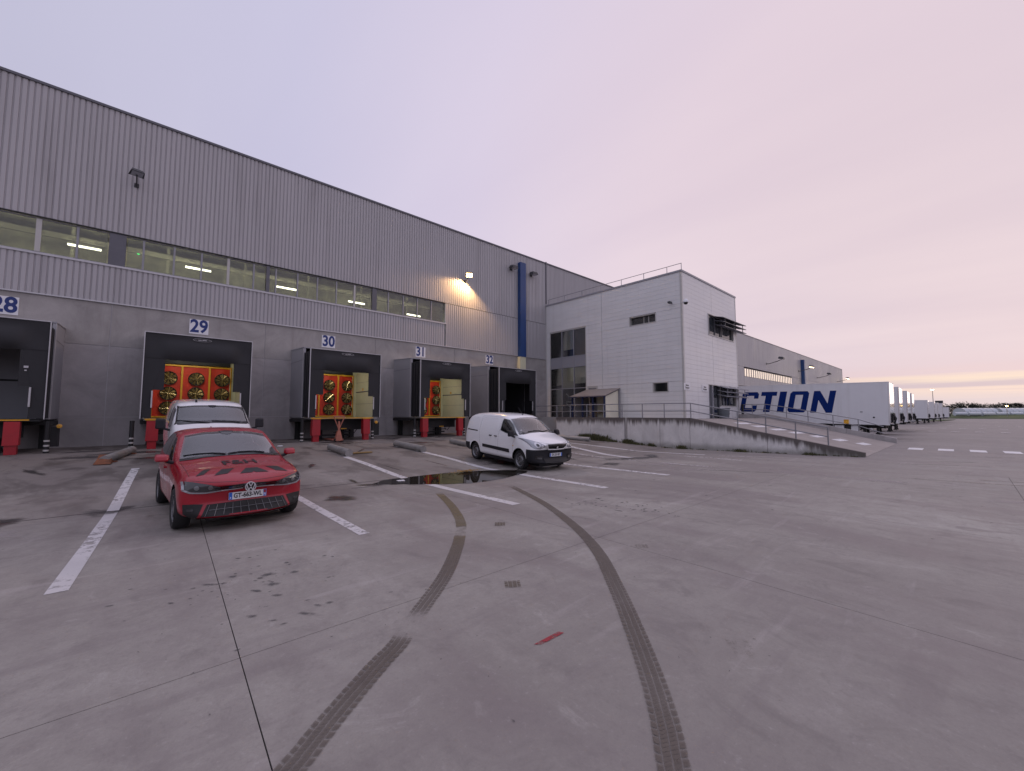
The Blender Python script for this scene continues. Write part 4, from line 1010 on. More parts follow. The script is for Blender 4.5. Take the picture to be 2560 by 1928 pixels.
    def blades(zs, x0, x1, out, parent, m):
        for z in zs:
            obj('sun_blade', MB().hexa([(x0, OY - out, z - .10), (x1, OY - out, z - .10), (x1, OY - .02, z + .06), (x0, OY - .02, z + .06)], [(x0, OY - out - .01, z - .06), (x1, OY - out - .01, z - .06), (x1, OY - .02, z + .10), (x0, OY - .02, z + .10)]), m, parent)
        for x in (x0 + .5, (x0 + x1) / 2, x1 - .5): obj('blade_arm', MB().tube([(x, OY, max(zs) + .12), (x, OY - out + .1, max(zs) - .04), (x, OY - out + .1, min(zs) - .12)], .03, 6), m, parent)
    blades((8.72, 8.42, 8.12), 30.55, 35.05, .62, w, 'trim')
    w = A('window', B(31.2, 31.27, Y - .10, Y + .12, 2.35, 3.76).box(34.12, 34.19, Y - .10, Y + .12, 2.35, 3.76).box(31.27, 34.12, Y - .10, Y + .12, 2.28, 2.36).box(29.16, 34.19, Y - .115, Y + .12, 3.762, 3.80), 'framelight')
    for x in (31.75, 32.45, 33.05): obj('mullion', B(x - .06, x + .06, Y - .03, Y + .08, 2.36, 3.75), 'trim', w)
    obj('pane', B(31.27, 34.12, Y + .02, Y + .03, 2.36, 3.75), 'carglass', w); obj('apron', B(31.0, 34.19, Y - .09, Y + .0, OZ0, 2.278), 'office', w)
    blades((3.66, 3.36, 3.06), 30.6, 35.0, .62, w, 'frame')
    d = A('door', B(29.16, 29.5, Y - .06, Y + .05, OZ0, 3.74), 'trim'); obj('leaf', B(29.56, 30.98, Y + .0, Y + .04, OZ0, 3.74), 'carglass', d); obj('door_post', B(29.72, 29.86, Y - .12, Y - .003, OZ0, 3.74), 'frame', d)
    obj('door_post', B(30.95, 31.0, Y - .08, Y + .06, OZ0, 3.74), 'trim', d)
    return of


office = build_office()
for x, txt, lab in ((25.81, ('Bureau', 'Transport'), 'small white sign next to the office corner, nearer of two'), (28.47, ('Bureau', 'Réception'), 'small white sign beside the office front door')):
    s = obj('wall_sign', B(x - .42, x + .42, OY - .03, OY - .004, 3.28, 3.72), 'white'); tag(s, lab, 'sign', 'small white signs on the office front')
    for z, t in ((3.58, txt[0]), (3.42, txt[1])):
        p = obj('lettering', text_mesh(t, .17, .004, .002, .82), 'decal', s); p.location = (x, OY - .033, z); p.rotation_euler = (R(90), 0, 0)
# dome camera and a small lamp on the office corner
t = thing('dome_camera', 'white dome camera on the upper corner of the office', 'camera', (OX, OY, 8.8), local=True)
obj('arm', MB().tube([(0, 0, .05), (-.25, -.25, .12), (-.45, -.45, .12)], .035, 8), 'white', t)
obj('housing', MB().lathe([(.02, .16), (.10, .12), (.16, 0), (.16, -.08), (.0, -.08)], 16, 'z', (-.45, -.45, 0)), 'white', t, smooth=50)
obj('dome', MB().lathe([(.13, -.082), (.12, -.15), (.07, -.2), (0, -.215)], 16, 'z', (-.45, -.45, 0)), 'gloss', t, smooth=50)
t = thing('wall_lamp', 'small dark lamp on the office side wall below the roof edge', 'lamp', (OX, 12.56, 8.98), local=True)
obj('arm', B(-.16, 0, -.03, .03, -.03, .03), 'trim', t); obj('head', B(-.42, -.16, -.09, .09, -.06, .05), 'darkmetal', t)


def railing(label, posts, heights, rails, r=0.028, name='railing', group=None, loc=None):
    """posts: ground points; heights: list of rail heights above them; rails follow the posts"""
    p0 = loc or posts[0]; t = thing(name, label, 'railing', p0, group=group)
    for p in posts: obj('post', MB().tube([p, (p[0], p[1], p[2] + max(heights))], r * 1.05, 8), 'steel', t)
    for h in heights: obj('rail', MB().tube([(p[0], p[1], p[2] + h) for p in rails], r, 8), 'steel', t)
    return t


ys = [23.6, 21.8, 20.0, 18.2, 16.4, 14.6, 12.9, 11.92]
railing('thin guard rail along the roof edge of the office', [(OX + .12, y, OZ1 + .062) for y in ys], [.46], [(OX + .12, 23.7, OZ1 + .062), (OX + .12, 11.9, OZ1 + .062)], .020, 'roof_railing')

# ------------------------------------------------------------------ ramp, its walls and railings
WLX = lambda y: 21.85 - 0.117 * (y - 2.82)
WTZ = lambda y: 1.54 if y > 9.6 else 1.54 + (0.17 - 1.54) * (9.6 - y) / (9.6 - 2.82)


KX = lambda y: 34.5 - (11.88 - y) * 0.13


def build_ramp():
    mb = MB()
    ys = [2.84, 4, 6, 8, 9.8]; rz = lambda y: max(gz(30, y) + .006, 1.43 * (y - 2.84) / (9.8 - 2.84)) if y < 9.8 else 1.43
    rows = ys + [11.85]; nx = 6
    for y in rows:
        x0 = WLX(y) + .20
        for i in range(nx + 1): mb.v.append((x0 + (KX(y) - x0) * i / nx, y, rz(y)))
    for j in range(len(rows) - 1):
        for i in range(nx): q = j * (nx + 1) + i; mb.f.append((q, q + 1, q + nx + 2, q + nx + 1))
    # raised walk beside the office
    o = len(mb.v); mb.v += [(WLX(11.85) + .2, 11.85, 1.43), (OX - .003, 11.85, 1.43), (OX - .003, D - .01, 1.43), (WLX(18) + .2, 18.0, 1.43), (21.1, 18.6, 1.43), (21.1, D - .01, 1.43)]
    mb.f += [(o, o + 1, o + 2, o + 5, o + 4, o + 3)]
    ramp = tag(obj('ramp', mb, 'rampconc'), kind='structure')
    bars = [(25.08, 26.75, 8.75), (25.36, 26.85, 7.96), (25.66, 27.4, 7.16), (26.07, 27.8, 6.37), (26.49, 28.0, 5.5), (27.0, 28.5, 4.64), (27.55, 29.0, 3.75)]
    for x0, x1, y in bars:
        d = .19; q = [(x0, y - d), (x1, y - d - .12), (x1 + .06, y + d - .12), (x0 + .02, y + d)]
        obj('walkway_bar', MB().add([(a, b, rz(b) + .006) for a, b in q], [(0, 1, 2, 3)]), 'bar', ramp)
    # stained side wall, cast in lengths with open joints
    rw = thing('retaining_wall', 'stained pale concrete side wall of the ramp, sloping down to the yard', 'wall', (20.8, 12, 0))
    cuts = [2.82, 6.2, 9.6, 11.15, 13.02, 13.20, 15.4, 17.9]
    for a, b in zip(cuts[:-1], cuts[1:]):
        dark = abs(a - 13.02) < .01
        mb = MB(); be = []; n = max(1, int((b - a) / .4)); k = 8; g = .008
        inset = .05 if dark else 0.0
        for side in (0, 1):
            for i in range(n + 1):
                y = a + g + (b - a - 2 * g) * i / n; x = WLX(y) + (.24 if side else 0) + (inset if not side else 0)
                zt = WTZ(y); z0 = gz(x, y) - .03
                for j in range(k + 1): z = z0 + (zt - z0) * j / k; mb.v.append((x, y, z)); be.append((zt - z) / .9)
        m = (n + 1) * (k + 1)
        for i in range(n):
            for j in range(k):
                q = i * (k + 1) + j; mb.f.append((q, q + 1, q + k + 2, q + k + 1)); mb.f.append((m + q, m + q + k + 1, m + q + k + 2, m + q + 1))
            q = i * (k + 1) + k; mb.f.append((q, m + q, m + q + k + 1, q + k + 1))
        for i in (0, n):
            for j in range(k): q = i * (k + 1) + j; mb.f.append((q, m + q, m + q + 1, q + 1))
        o = obj('wall_panel', mb, 'wallconc' if not dark else 'precast', rw); attr(o.data, 'below', be)
    mb = MB().add([(WLX(17.9), 17.91, .3), (21.1, 18.6, .3), (21.1, D - .01, .3)] + [(WLX(17.9), 17.91, 1.54), (21.1, 18.6, 1.54), (21.1, D - .01, 1.54)], [(0, 1, 4, 3), (1, 2, 5, 4)])
    obj('wall_panel', mb, 'precast', rw)
    # low kerb wall on the far side
    kw = thing('ramp_kerb', 'low dark weathered kerb wall along the far side of the ramp', 'kerb', (34, 7, 0))
    ks = [2.84, 5.2, 7.6, 9.8, 11.85]
    for a, b in zip(ks[:-1], ks[1:]):
        q = lambda y, dx, dz: (KX(y) + dx, y + .006 * (1 if y == a else -1), rz(y) + dz)
        obj('kerb_stone', MB().hexa([q(a, 0, -.05), q(a, .3, -.25), q(b, .3, -.25 if b > 3 else -.05), q(b, 0, -.05)], [q(a, 0, .30), q(a, .3, .30), q(b, .3, .30), q(b, 0, .30)]), 'precastdark', kw)
    obj('outer_wall', MB().hexa([(KX(2.9) + .3, 2.9, 0), (KX(2.9) + .32, 2.9, 0), (KX(11.8) + .32, 11.8, 0), (KX(11.8) + .3, 11.8, 0)], [(KX(2.9) + .3, 2.9, .02), (KX(2.9) + .32, 2.9, .02), (KX(11.8) + .32, 11.8, 1.42), (KX(11.8) + .3, 11.8, 1.42)]), 'precastdark', kw)
    obj('end_wall', MB().add([(KX(9.8), 11.86, 0), (OX2, 11.86, 0), (OX2, 11.86, 1.42), (KX(9.8), 11.86, 1.42)], [(0, 1, 2, 3)]), 'precastdark', kw)
    P = lambda y: (WLX(y) + .10, y, WTZ(y) - .03)
    ysl = [21.0, 18.01, 16.9, 15.7, 14.56, 13.37, 12.16, 10.94, 9.57, 7.42, 6.26, 5.13, 4.0]
    pts = [(21.2, 22.5, 1.5)] + [(20.6, 18.3, 1.51)] + [P(y) for y in ysl[2:]]
    railing('grey two bar railing on top of the stained ramp wall', pts, [.80, .40], [(21.2, 23.6, 1.5), (20.9, 18.6, 1.5)] + [P(y) for y in ysl[2:]], .026)
    kp = lambda y: (KX(y) + .14, y, rz(y) + .29)
    pk = [11.7, 10.9, 10.0, 8.6, 7.3, 5.9, 4.6]
    t = railing('grey two bar railing along the far kerb of the ramp', [kp(y) for y in pk[1:]], [.75, .35], [kp(y) for y in pk] + [(KX(3.4) + .14, 3.4, rz(3.4) + .1)], .024)
    t2 = thing('black_post', 'short black square post at the far corner of the office', 'post', (34.62, 11.6, 1.43), local=True); obj('shaft', B(-.1, .1, -.06, .06, 0, 1.05), 'blacksteel', t2); obj('cap', B(-.11, .11, -.07, .07, 1.051, 1.07), 'blacksteel', t2)
    t3 = thing('yellow_box', 'small yellow box fixed on the far ramp railing', 'box', (kp(5.2)[0], 5.2, kp(5.2)[2] + .45), local=True); obj('case', B(-.12, .12, -.12, .12, -.1, .14), 'yellow', t3, bevel=.015); obj('lid', B(-.125, .125, -.125, .125, .142, .165), 'yellow', t3)
    return ramp


ramp = build_ramp()

# smokers' shelter against the office
t = thing('smoking_shelter', 'small lean-to shelter with brown sloping roof and blue posts beside the office', 'shelter', (24.3, 17.7, 1.43))
r0 = [(23.05, 16.15, 2.96), (23.05, 19.2, 2.96), (25.46, 19.55, 3.56), (25.46, 16.55, 3.56)]
rp = obj('roof', MB().hexa(r0, [(x, y, z + .05) for x, y, z in r0]), mat('brown translucent sheet', (0.27, 0.235, 0.215), 0.5, 0, 0.15, 2), t)
obj('gutter', MB().tube([(23.02, 16.12, 2.93), (23.02, 19.22, 2.93)], .04, 6), 'navy', rp)
for y in (16.3, 17.25, 18.15, 19.05): obj('post', B(23.1, 23.2, y - .05, y + .05, 1.43, 2.955), 'navy', t)
for y in (16.62,): obj('post', B(25.36, 25.43, y - .04, y + .04, 1.43, 3.5), 'frame', t)
obj('rafter', MB().tube([(23.1, 16.35, 2.93), (25.4, 16.7, 3.50)], .04, 6), 'navy', t); obj('rafter', MB().tube([(23.1, 19.1, 2.93), (25.4, 19.4, 3.50)], .04, 6), 'navy', t)
obj('end_panel', MB().hexa([(23.22, 16.33, 1.5), (25.34, 16.66, 1.5), (25.34, 16.68, 1.5), (23.22, 16.35, 1.5)], [(23.22, 16.33, 2.90), (25.34, 16.66, 3.44), (25.34, 16.68, 3.44), (23.22, 16.35, 2.90)]), 'blind', t)
obj('back_panel', MB().add([(25.40, 16.7, 1.5), (25.40, 18.5, 1.5), (25.40, 18.5, 3.45), (25.40, 16.7, 3.45)], [(0, 1, 2, 3)]), 'blind', t)
obj('side_panel', MB().hexa([(23.4, 19.0, 1.5), (25.3, 19.25, 1.5), (25.3, 19.27, 1.5), (23.4, 19.02, 1.5)], [(23.4, 19.0, 2.95), (25.3, 19.25, 3.4), (25.3, 19.27, 3.4), (23.4, 19.02, 2.95)]), 'frame', t)
obj('bench', B(24.9, 25.3, 16.9, 18.4, 1.85, 1.9).box(24.95, 25.0, 16.95, 17.0, 1.43, 1.85).box(24.95, 25.0, 18.3, 18.35, 1.43, 1.85), 'wood', t)

t = thing('waste_bin', 'grey round waste bin standing by the office front door', 'bin', (29.9, 11.2, 1.43), local=True)
obj('body', MB().lathe([(0, 0), (.30, 0), (.36, .66), (.0, .66)], 18, 'z'), 'bin', t, smooth=40); obj('rim', MB().lathe([(.36, .66), (.39, .66), (.39, .72), (.34, .74), (.34, .67)], 18, 'z'), 'bin', t, smooth=40)
obj('band', MB().lathe([(.345, .3), (.352, .3), (.356, .36), (.347, .36)], 18, 'z'), 'bin', t)


def weeds():
    mb = MB(); rr = random.Random(3)
    def tuft(x, y, n, h, sp):
        for _ in range(n):
            px, py = x + rr.gauss(0, sp), y + rr.gauss(0, sp * 1.4); px = min(px, WLX(py) - .02); a = rr.uniform(0, 6.3); hh = h * rr.uniform(.4, 1.1); w = rr.uniform(.008, .02); z = gz(px, py)
            dx, dy = math.cos(a), math.sin(a); b = rr.uniform(.1, .5) * hh
            mb.add([(px - dy * w, py + dx * w, z), (px + dy * w, py - dx * w, z), (px + dx * b * .5, py + dy * b * .5, z + hh * .7), (px + dx * b, py + dy * b, z + hh)], [(0, 1, 2), (0, 2, 3)])
    for y, n, h, sp in ((15.6, 700, .32, .18), (15.0, 700, .38, .2), (14.5, 500, .3, .2), (13.9, 200, .16, .12), (12.9, 420, .26, .12), (12.4, 180, .16, .12), (11.6, 200, .18, .08), (10.0, 260, .2, .09), (7.3, 200, .16, .12), (4.6, 160, .14, .1)):
        tuft(WLX(y) - .12, y, n, h, sp)
    for i in range(60): y = rr.uniform(3, 17); tuft(WLX(y) - .04, y, 14, .08, .05)
    tag(obj('weeds', mb, 'weed'), 'dry weeds and moss along the foot of the ramp wall', 'weeds', kind='stuff')


weeds()
# litter
t = thing('paper_scrap', 'white scrap of paper lying in the dark end of the puddle', 'litter', (5.28, 10.3, gz(5.28, 10.3)), local=True); obj('sheet', MB().hexa([(-.10, -.07, .012), (.09, -.09, .012), (.11, .05, .014), (-.08, .09, .013)], [(-.10, -.07, .022), (.09, -.09, .020), (.11, .05, .024), (-.08, .09, .02)]), 'paper', t)
t = thing('wood_plank', 'short yellow plank beside the torn wheel guide', 'plank', (6.35, 15.75, gz(6, 15.75)), local=True); obj('board', MB().hexa([(-.4, -.09, .02), (.45, -.12, .02), (.45, .06, .02), (-.4, .1, .02)], [(-.4, -.09, .06), (.45, -.12, .06), (.45, .06, .06), (-.4, .1, .06)]), 'wood', t)
t = thing('leaf_litter', 'clump of yellow leaves and mud on the far rim of the puddle', 'litter', (7.55, 10.5, -.04), local=True)
mb = MB(); rr = random.Random(5)
for i in range(120):
    x, y = rr.gauss(0, .22), rr.gauss(0, .07); a = rr.random() * 6; s = rr.uniform(.02, .05); z = rr.uniform(.005, .045)
    mb.add([(x + s * math.cos(a), y + s * math.sin(a), z), (x - s * math.sin(a), y + s * math.cos(a), z + .01), (x - s * math.cos(a), y - s * math.sin(a), z), (x + s * math.sin(a), y - s * math.cos(a), z + .012)], [(0, 1, 2, 3)])
obj('leaves', mb, mat('yellow leaves', (.33, .20, .05), .8, 0, .4, 20), t, kind='stuff')
t = thing('cup_lid', 'small white disc of litter on the ground left of dock 30', 'litter', (4.4, 19.3, gz(4.4, 19.3)), local=True); obj('disc', MB().lathe([(0, .01), (.11, .01), (.12, .03), (.08, .045), (0, .045)], 14, 'z'), 'paper', t)

# ------------------------------------------------------------------ trailers
LET = {'A': [[(0, 0), (.24, 0), (.40, .62), (.40, .74), (.46, 1), (.36, 1)], [(.40, .745), (.54, .745), (.54, 1), (.465, 1)], [(.70, 0), (.94, 0), (.64, 1), (.545, 1), (.545, .62)], [(.32, .2), (.60, .2), (.55, .4), (.37, .4)]],
       'C': [[(.10, 0), (.80, 0), (.90, .10), (.90, .33), (.66, .33), (.66, .19), (.26, .19), (.26, .81), (.66, .81), (.66, .67), (.90, .67), (.90, .90), (.80, 1), (.10, 1), (0, .90), (0, .10)]],
       'T': [[(0, .80), (.245, .80), (.245, 0), (.59, 0), (.59, .80), (.81, .80), (.81, 1), (0, 1)]],
       'I': [[(0, 0), (.345, 0), (.345, 1), (0, 1)]],
       'O': [[(.10, 0), (.445, 0), (.445, .17), (.27, .17), (.27, .83), (.445, .83), (.445, 1), (.10, 1), (0, .90), (0, .10)], [(.446, 0), (.79, 0), (.89, .10), (.89, .90), (.79, 1), (.446, 1), (.446, .83), (.62, .83), (.62, .17), (.446, .17)]],
       'N': [[(0, 0), (.27, 0), (.27, .58), (.70, 0), (.97, 0), (.97, 1), (.70, 1), (.70, .42), (.27, 1), (0, 1)]]}


def trailer(label, x, yf, letters=False, length=13.4, h=4.0, name='box_trailer', group='white box trailers backed onto the far docks', wid=2.55):
    """x: near (left) side, yf: front end; runs towards the building (+y)"""
    z0 = gz(x, yf); z1 = gz(x, yf + length); tilt = math.atan2(z1 - z0, length) * .8
    t = thing(name, label, 'trailer', (x, yf, z0), group=group, local=True); t.rotation_euler = (tilt, 0, 0)
    b = .98; w = wid
    bd = obj('box', B(0, w, .02, length, b + .08, h - .03), 'trailer', t, bevel=.03)
    obj('roof_rail', B(-.012, .05, .0, length, h - .06, h).box(w - .05, w + .012, .0, length, h - .06, h), 'trailer', bd); obj('side_rail', B(-.012, .04, .03, length, b, b + .10).box(w - .04, w + .012, .03, length, b, b + .10), 'trailer', bd)
    obj('corner_post', B(-.015, .10, -.012, .08, b + .11, h - .065), 'trailerface', bd); obj('corner_post', B(w - .10, w + .015, -.012, .08, b + .11, h - .065), 'trailerface', bd)
    obj('front_wall', B(.105, w - .105, -.006, .018, b + .1, h - .07), 'trailerface', bd)
    fp = MB().box(.55, .85, -.10, -.008, 1.15, 1.75).box(1.0, 1.5, -.14, -.008, 1.30, 1.80)
    for u in (.62, .9, 1.1, 1.3, 1.45): fp.tube([(u, -.10, 1.7), (u + .05, -.2, 1.45), (u + .02, -.12, 1.1)], .025, 6)
    obj('coupling_panel', fp, 'plastic', bd)
    ch = obj('chassis', B(.7, .85, .3, length - .1, .72, b - .004).box(w - .85, w - .7, .3, length - .1, .72, b - .004).box(.04, w - .04, .25, 3.4, .90, b - .003), 'blacksteel', t)
    for u in (.45, w - .62): obj('landing_leg', B(u, u + .17, 1.35, 1.52, .10, b - .004).box(u - .08, u + .25, 1.3, 1.57, 0.0, .098), 'blacksteel', t)
    obj('storage_box', B(.12, .8, 1.75, 2.15, .42, .97), 'trailer', t); obj('storage_box', B(.12, .8, 2.55, 3.1, .42, .97), 'trailer', t); obj('spare_wheel', MB().lathe([(0, 0), (.46, 0), (.48, .12), (.46, .26), (0, .26)], 18, 'x', (.3, 3.65, .52)), 'rubber', t); obj('pallet_rack', B(.12, .7, 2.2, 2.5, .38, .97), 'blacksteel', t)
    for y in (length - 4.3, length - 3.0, length - 1.7):
        for u, s in ((.05, 1), (w - .05 - .36, 1)):
            wh_ = obj('wheel', MB().lathe([(.20, .02), (.47, 0), (.50, .05), (.50, .31), (.47, .36), (.2, .34)], 20, 'x', (u, y, .5)), 'rubber', t, smooth=40); obj('hub', MB().lathe([(0, -.005), (.2, .015), (.2, .34), (0, .345)], 12, 'x', (u, y, .5)), 'rim', wh_)
    if letters:
        hatch = obj('side_hatch', B(-.012, -.002, .45, 1.25, 1.32, 1.80), 'trailer', bd); obj('lock', MB().lathe([(0, -.03), (.06, -.03), (.06, -.014), (0, -.014)], 12, 'x', (0, .85, 1.5)), 'plastic', hatch)
        obj('marker_lamp', B(-.02, -.013, 1.45, 1.6, 1.86, 1.90), 'plastic', bd)
        y0 = yf + 0; sx = 1.40; hh = 1.66; zb = 1.79; shear = .30
        # left edge (at the foot) of every letter, in metres from the front end
        for chx, left in (('A', 11.05), ('C', 9.60), ('T', 8.16), ('I', 6.83), ('O', 6.10), ('N', 4.57)):
            mb = MB()
            for poly in LET[chx]:
                pts = []
                for u, v in poly:
                    dx = u * sx + v * shear; pts.append((-.006, left - dx, zb + v * hh))
                mb.prism(pts, (.0045, 0, 0))
            obj('letter', mb, 'trailerblue', bd)
    return t


trailer('white box trailer lettered in navy, nearest of the row', 38.41, 3.55, True)
trailer('second white trailer in the row, just behind the lettered one', 46.4, 3.7)
trailer('third white trailer in the row, between the second and the fourth', 55.0, 3.8)
trailer('fourth white trailer in the row, barely showing behind the third', 61.6, 3.9)
G2 = 'white trailers beyond the grass island'
trailer('white trailer broad in view, standing left of the tall lit lamp post', 100.6, 4.4, False, 13.4, 4.15, 'box_trailer', G2)
for x, y, lab in ((108.5, 3.9, 'white trailer right behind the broad one at the lamp post'), (116.5, 3.7, 'white trailer second behind the broad one at the lamp post'), (125.0, 3.3, 'white trailer just left of the dark signboard'), (137.0, 2.6, 'white low trailer farthest right at the end of the row')):
    trailer(lab, x, y, False, 13.4, 4.0 if x < 130 else 3.3, 'box_trailer', G2)
# ------------------------------------------------------------------ vehicles
def loft_body(stations, levels=3, crease=()):
    """stations: (x, bow, half section from bottom centre to top centre) -> closed subdivided mesh and its BVH"""
    mb = MB(); np_ = len(stations[0][2]); n = 2 * np_ - 2
    for x, bow, pts in stations:
        ym = max(p[0] for p in pts)
        pts = [(y, WARP[0](z)) for y, z in pts]; full = list(pts) + [(-y, z) for y, z in pts[-2:0:-1]]
        for y, z in full: mb.v.append((x - (bow * (abs(y) / ym) ** 2.6), y, z))
    for i in range(len(stations) - 1):
        for j in range(n): mb.f.append((i * n + j, i * n + (j + 1) % n, (i + 1) * n + (j + 1) % n, (i + 1) * n + j))
    L = (len(stations) - 1) * n
    for base in (0, L):         # caps as strips of quads across the car
        for j in range(np_ - 1):
            a, b = base + j, base + j + 1; c, d = base + (n - j) % n, base + (n - j - 1) % n
            f = [q for i, q in enumerate((a, b, d, c)) if q not in (a, b, d, c)[:i]]
            if len(f) > 2: mb.f.append(tuple(f))
    me = mb.mesh('body')
    cr = me.attributes.new('crease_edge', 'FLOAT', 'EDGE')
    for e in me.edges:
        a, b = e.vertices
        if a // n != b // n:
            ring = a % n; ring = ring if ring < np_ else n - ring
            for r, w in crease:
                if ring == r: cr.data[e.index].value = w
    o = bpy.data.objects.new('tmp', me); COL.objects.link(o)
    md = o.modifiers.new('s', 'SUBSURF'); md.levels = levels; md.render_levels = levels
    dg = bpy.context.evaluated_depsgraph_get(); out = bpy.data.meshes.new_from_object(o.evaluated_get(dg)); bpy.data.objects.remove(o)
    bvh = BVHTree.FromPolygons([v.co.copy() for v in out.vertices], [tuple(p.vertices) for p in out.polygons])
    return out, bvh


def slug(bvh, axis, lo, hi, depth, n=10, m=5):
    """closed plug behind a window outline, used to hollow out the cabin"""
    lo, hi = resample(lo, n), resample(hi, n); mb = MB(); d = Vector(AX[axis](0, 0)[1])
    for k in (0, 1):
        for i in range(n + 1):
            for j in range(m + 1):
                p = lo[i].lerp(hi[i], j / m); q = onto(bvh, axis, p.x, p.y, 0.0)
                mb.v.append(tuple(q - d * .05 if k == 0 else q + d * depth))
    N = (n + 1) * (m + 1)
    for i in range(n):
        for j in range(m): q = i * (m + 1) + j; mb.f.append((q, q + 1, q + m + 2, q + m + 1)); mb.f.append((N + q, N + q + m + 1, N + q + m + 2, N + q + 1))
    ring = [i * (m + 1) for i in range(n + 1)] + [n * (m + 1) + j for j in range(1, m + 1)] + [i * (m + 1) + m for i in range(n - 1, -1, -1)] + [j for j in range(m - 1, 0, -1)]
    for t in range(len(ring)): a, b = ring[t], ring[(t + 1) % len(ring)]; mb.f.append((a, b, N + b, N + a))
    return mb


def seats(parent, rows, z, w=.24):
    for x in rows:
        for y in (-.36, .36):
            s = obj('seat', MB().hexa([(x, y - w, z - .5), (x, y + w, z - .5), (x - .12, y + w, z - .5), (x - .12, y - w, z - .5)], [(x - .10, y - w * .85, z), (x - .10, y + w * .85, z), (x - .20, y + w * .85, z), (x - .20, y - w * .85, z)]), 'seat', parent, bevel=.04)
            obj('headrest', B(x - .23, x - .13, y - .13, y + .13, z + .03, z + .2), 'seat', s, bevel=.04)


def cut_arches(me, arches, m, plugs=()):
    """wheel arches and cabin cut out of the body"""
    o = bpy.data.objects.new('tmp', me); COL.objects.link(o); kill = [o]
    for g in plugs:
        cm = g.mesh('cut'); cm.materials.append(M['cabin']); co = bpy.data.objects.new('cut', cm); COL.objects.link(co); kill.append(co)
        md = o.modifiers.new('b', 'BOOLEAN'); md.operation = 'DIFFERENCE'; md.object = co; md.solver = 'EXACT'; md.material_mode = 'TRANSFER'
    for x, z, r, yi in arches:
        for s in (-1, 1):
            c = MB().lathe([(0, s * yi), (r, s * yi), (r, s * 1.3), (0, s * 1.3)], 32, 'y', (x, 0, z)); cm = c.mesh('cut'); bm = bmesh.new(); bm.from_mesh(cm); bmesh.ops.remove_doubles(bm, verts=bm.verts, dist=1e-5); bmesh.ops.recalc_face_normals(bm, faces=bm.faces); bm.to_mesh(cm); bm.free()
            cm.materials.append(M[m]); co = bpy.data.objects.new('cut', cm); COL.objects.link(co); kill.append(co)
            md = o.modifiers.new('b', 'BOOLEAN'); md.operation = 'DIFFERENCE'; md.object = co; md.solver = 'EXACT'; md.material_mode = 'TRANSFER'
    dg = bpy.context.evaluated_depsgraph_get(); out = bpy.data.meshes.new_from_object(o.evaluated_get(dg))
    for q in kill: bpy.data.objects.remove(q)
    out.polygons.foreach_set('use_smooth', [True] * len(out.polygons)); out.set_sharp_from_angle(angle=R(38))
    return out


AX = {'front': lambda a, b: ((6, a, b), (-1, 0, 0)), 'rear': lambda a, b: ((-9, a, b), (1, 0, 0)), 'left': lambda a, b: ((a, 6, b), (0, -1, 0)), 'right': lambda a, b: ((a, -6, b), (0, 1, 0)), 'top': lambda a, b: ((a, b, 6), (0, 0, -1))}


WARP = [lambda z: z]


def onto(bvh, axis, a, b, off):
    if axis != 'top': b = WARP[0](b)
    o, d = AX[axis](a, b); h = bvh.ray_cast(Vector(o), Vector(d))
    if h[0] is None:
        h = bvh.find_nearest(Vector(o) + Vector(d) * 5.2)
    n = h[1]
    if n.dot(Vector(d)) > 0: n = -n
    return h[0] + n * off - Vector(d) * off * 0.3


def resample(pts, n):
    P = [Vector(p) for p in pts]; L = [0]
    for a, b in zip(P[:-1], P[1:]): L.append(L[-1] + (b - a).length)
    out = []
    for i in range(n + 1):
        s = L[-1] * i / n; j = max(k for k in range(len(L)) if L[k] <= s + 1e-9); j = min(j, len(P) - 2)
        out.append(P[j].lerp(P[j + 1], (s - L[j]) / max(1e-9, L[j + 1] - L[j])))
    return out


def patch(bvh, axis, lo, hi, n=12, m=6, off=0.006, lip=0.02, flip=False):
    """panel between a lower and an upper outline, pressed onto the body and given a rim"""
    lo, hi = resample(lo, n), resample(hi, n); mb = MB(); s = -1 if flip else 1
    for i in range(n + 1):
        for j in range(m + 1):
            p = lo[i].lerp(hi[i], j / m); a, b = (p.x, p.y)
            if axis in ('front', 'rear'): a *= s
            mb.v.append(tuple(onto(bvh, axis, a, b, off)))
    for i in range(n):
        for j in range(m): q = i * (m + 1) + j; mb.f.append((q, q + 1, q + m + 2, q + m + 1))
    ring = [i * (m + 1) for i in range(n + 1)] + [n * (m + 1) + j for j in range(1, m + 1)] + [i * (m + 1) + m for i in range(n - 1, -1, -1)] + [j for j in range(m - 1, 0, -1)]
    d = Vector(AX[axis](0, 0)[1]); o = len(mb.v)
    mb.v += [tuple(Vector(mb.v[r]) + d * lip) for r in ring]; k = len(ring)
    for t in range(k): mb.f.append((ring[t], ring[(t + 1) % k], o + (t + 1) % k, o + t))
    return mb


def disc(bvh, axis, a, b, r, off=.012, k=1.0):
    lo = [(a - r * math.cos(math.pi * i / 10), b - k * r * math.sin(math.pi * i / 10)) for i in range(11)]; hi = [(p, 2 * b - q) for p, q in lo]
    return patch(bvh, axis, lo, hi, n=12, m=4, off=off, lip=.004)


def decal_text(bvh, axis, txt, size, a0, b0, bold=0, off=.006, sx=1.0, sy=1.0, ua=(0, 1), ub=(1, 0)):
    """lettering pressed on the body: glyph x runs along ua, glyph y along ub in the projection plane"""
    me = text_mesh(txt, size, bold, 0.0, 1.0)
    for v in me.vertices:
        x, y = v.co.x * sx, v.co.y * sy
        v.co = onto(bvh, axis, a0 + x * ua[0] + y * ub[0], b0 + x * ua[1] + y * ub[1], off)
    return me


